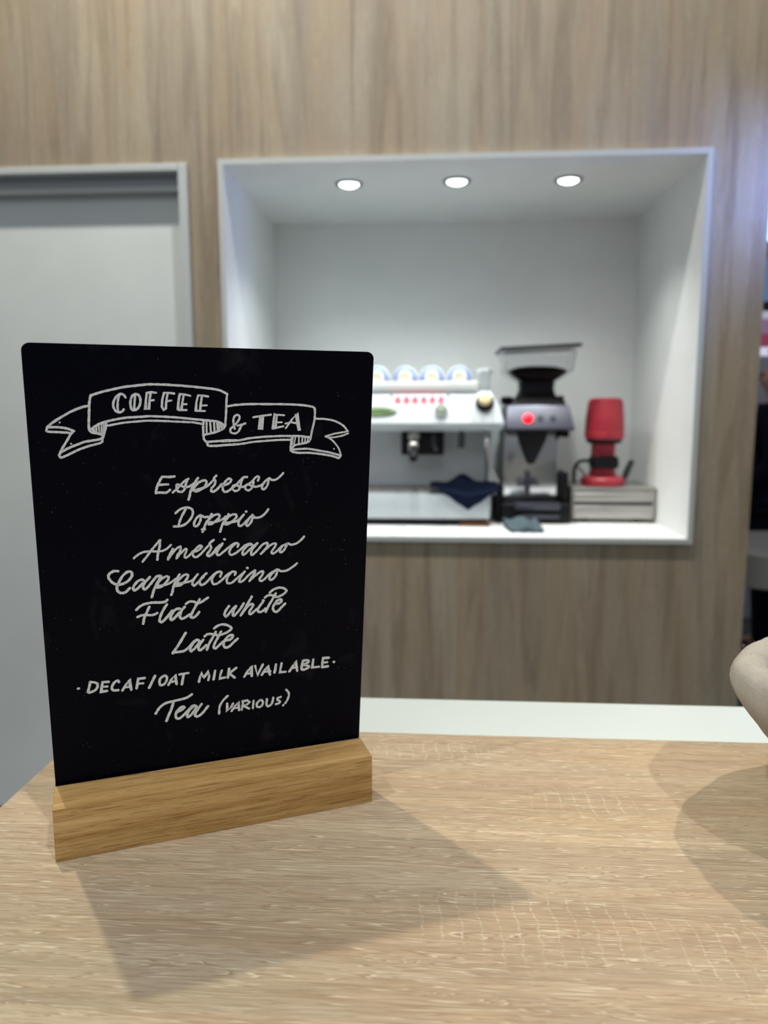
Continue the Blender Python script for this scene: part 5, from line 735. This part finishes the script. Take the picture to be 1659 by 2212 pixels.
# blue LED screen farther away
t = thing('led_screen', 'glowing blue LED screen high up beyond the right end of the wall', 'screen', (3.1, 6.6, FZ))
obj('screen_frame', bx(B(), 2.62, 3.6, 6.6, 6.7, 1.50, 2.30, .01), m_black, t)
obj('screen_surface', bx(B(), 2.64, 3.58, 6.585, 6.599, 1.53, 2.27), M('blue_led_surface', (.1, .3, .9), .4, emis=(.25, .55, 1.0), estr=3.5), t)
obj('screen_post', bx(B(), 3.05, 3.13, 6.62, 6.70, FZ, 1.50), m_black, t)
# white table in the next stand
t = thing('display_table', 'light grey thick-topped table at the right edge beyond the panelled wall', 'table', (1.95, 3.75, FZ))
rg = [rrect(1.96, 3.80, .50, .36, .10, z, 8) for z in (-.545, -.535, -.385, -.372)]
rg[0] = rrect(1.96, 3.80, .48, .34, .09, -.545, 8); rg[3] = rrect(1.96, 3.80, .485, .345, .095, -.372, 8)
obj('table_top', loft(B(), rg), M('light_grey_top', (.30, .31, .30), .5), t, True)
obj('table_leg', lathe(B(), [(.24, 0), (.24, .012), (.05, .03), (.04, .55)], (1.96, 3.80, FZ), (0, 0, 1), 32), m_dgrey, t, True)
# a visitor in a dark jacket, mostly hidden by the end of the wall
PX, PY, PA = 1.985, 4.5, math.radians(-112)
pr = thing('person', 'person in dark navy jacket standing beyond the right end of the wall', 'person', (PX, PY, FZ))
pr.scale = (1.06, 1.06, 1.065); pr.rotation_euler = (0, 0, PA)             # faces local -y
def skin_obj(name, joints, edges, mat, root, parent):
    names = list(joints); me = bpy.data.meshes.new(name)
    me.from_pydata([joints[k][:3] for k in names], [(names.index(a), names.index(b)) for a, b in edges], []); me.update()
    o = bpy.data.objects.new(name, me); COL.objects.link(o); o.parent = parent
    s = o.modifiers.new('skin', 'SKIN'); s.use_smooth_shade = True
    sv = me.skin_vertices[0].data if me.skin_vertices else None
    if sv is None:
        me.attributes; bpy.context.view_layer.objects.active = o
        sv = me.skin_vertices[0].data
    for i, k in enumerate(names):
        r = joints[k][3]; r = r if isinstance(r, tuple) else (r, r)
        sv[i].radius = r; sv[i].use_root = (k == root)
    u_ = o.modifiers.new('sub', 'SUBSURF'); u_.levels = 2; u_.render_levels = 2
    me.materials.append(mat); return o
J = {'pelvis': (0, 0, .93, (.13, .10)), 'waist': (0, 0, 1.06, (.125, .09)), 'chest': (0, 0, 1.28, (.15, .10)), 'neckbase': (0, .01, 1.42, (.075, .07)),
     'neck': (0, 0, 1.48, .050), 'jaw': (0, -.015, 1.535, (.056, .064)), 'skull': (0, .0, 1.60, (.075, .092)), 'crown': (0, .01, 1.655, (.05, .06)), 'nose0': (0, -.085, 1.575, .016), 'nose': (0, -.112, 1.567, .012)}
Ed = [('pelvis', 'waist'), ('waist', 'chest'), ('chest', 'neckbase'), ('neckbase', 'neck'), ('neck', 'jaw'), ('jaw', 'skull'), ('skull', 'crown'), ('skull', 'nose0'), ('nose0', 'nose')]
for s_, n_ in ((-1, 'l'), (1, 'r')):
    J.update({'sh'+n_: (s_*.17, .0, 1.38, .06), 'el'+n_: (s_*.235, .01, 1.10, .043), 'wr'+n_: (s_*.13, -.19, .985, .026), 'pa'+n_: (s_*.115, -.245, .985, (.020, .034)),
              'hip'+n_: (s_*.095, 0, .88, .085), 'kn'+n_: (s_*.10, -.01, .50, .056), 'an'+n_: (s_*.10, .015, .09, .036), 'to'+n_: (s_*.11, -.13, .035, (.04, .025)), 'ear'+n_: (s_*.078, .0, 1.585, .014)})
    Ed += [('chest', 'sh'+n_), ('sh'+n_, 'el'+n_), ('el'+n_, 'wr'+n_), ('wr'+n_, 'pa'+n_), ('pelvis', 'hip'+n_), ('hip'+n_, 'kn'+n_), ('kn'+n_, 'an'+n_), ('an'+n_, 'to'+n_), ('skull', 'ear'+n_)]
    for q, (dy, ln) in enumerate(((-.030, .062), (-.010, .074), (.010, .070), (.028, .055))):
        a, b, c = 'f%s%d' % (n_, q), 'g%s%d' % (n_, q), 'h%s%d' % (n_, q)
        J[a] = (s_*.108, -.282, .985+dy, .0095); J[b] = (s_*.098, -.282-ln*.55, .985+dy, .0085); J[c] = (s_*.080, -.282-ln*.9, .978+dy, .0075)
        Ed += [('pa'+n_, a), (a, b), (b, c)]
    J['t0'+n_] = (s_*.105, -.262, 1.028, .0115); J['t1'+n_] = (s_*.096, -.298, 1.045, .009); Ed += [('pa'+n_, 't0'+n_), ('t0'+n_, 't1'+n_)]
skin_obj('body', J, Ed, m_skin, 'pelvis', pr)
JK = {'hem': (0, 0, .80, (.20, .15)), 'hip': (0, 0, .93, (.195, .145)), 'waist': (0, 0, 1.05, (.155, .115)), 'chest': (0, 0, 1.27, (.195, .14)), 'top': (0, .01, 1.40, (.13, .11)), 'collar': (0, .01, 1.455, (.07, .07))}
JE = [('hem', 'hip'), ('hip', 'waist'), ('waist', 'chest'), ('chest', 'top'), ('top', 'collar')]
for s_, n_ in ((-1, 'l'), (1, 'r')):
    JK.update({'sh'+n_: (s_*.178, 0, 1.38, .092), 'el'+n_: (s_*.238, .01, 1.10, .068), 'cu'+n_: (s_*.15, -.16, 1.0, .046)}); JE += [('chest', 'sh'+n_), ('sh'+n_, 'el'+n_), ('el'+n_, 'cu'+n_)]
skin_obj('jacket', JK, JE, m_jacket, 'hem', pr)
JT = {'pelvis': (0, 0, .92, (.18, .13))}; TE = []
for s_, n_ in ((-1, 'l'), (1, 'r')):
    JT.update({'hip'+n_: (s_*.098, 0, .82, .108), 'kn'+n_: (s_*.103, -.01, .50, .075), 'an'+n_: (s_*.103, .01, .08, .062)}); TE += [('pelvis', 'hip'+n_), ('hip'+n_, 'kn'+n_), ('kn'+n_, 'an'+n_)]
skin_obj('trousers', JT, TE, m_jacket, 'pelvis', pr)
skin_obj('hair', {'a': (0, .015, 1.615, (.082, .095)), 'b': (0, .025, 1.66, (.066, .075)), 'c': (0, .06, 1.57, (.065, .04))}, [('a', 'b'), ('a', 'c')], m_hair, 'a', pr)
def lo(name, bm, m_):
    me = bpy.data.meshes.new(name); bm.to_mesh(me); bm.free(); me.materials.append(m_); me.shade_smooth(); o = bpy.data.objects.new(name, me); COL.objects.link(o); o.parent = pr
for s_ in (-1, 1):
    lo('eye', lathe(B(), [(.001, -.010), (.008, -.006), (.010, 0), (.008, .006), (.001, .010)], (s_*.030, -.083, 1.592), (0, 1, 0), 14), m_hair)
    rg = [rrect(s_*.11, -.045, .048*k, .135*k, .045*k, z, 6) for z, k in ((0.0, 1), (.02, 1.02), (.05, .9), (.075, .5))]
    lo('shoe', loft(B(), rg), m_black)
lo('mouth', bx(B(), -.022, .022, -.088, -.074, 1.536, 1.542, .002), M('lips', (.35, .12, .11), .6))
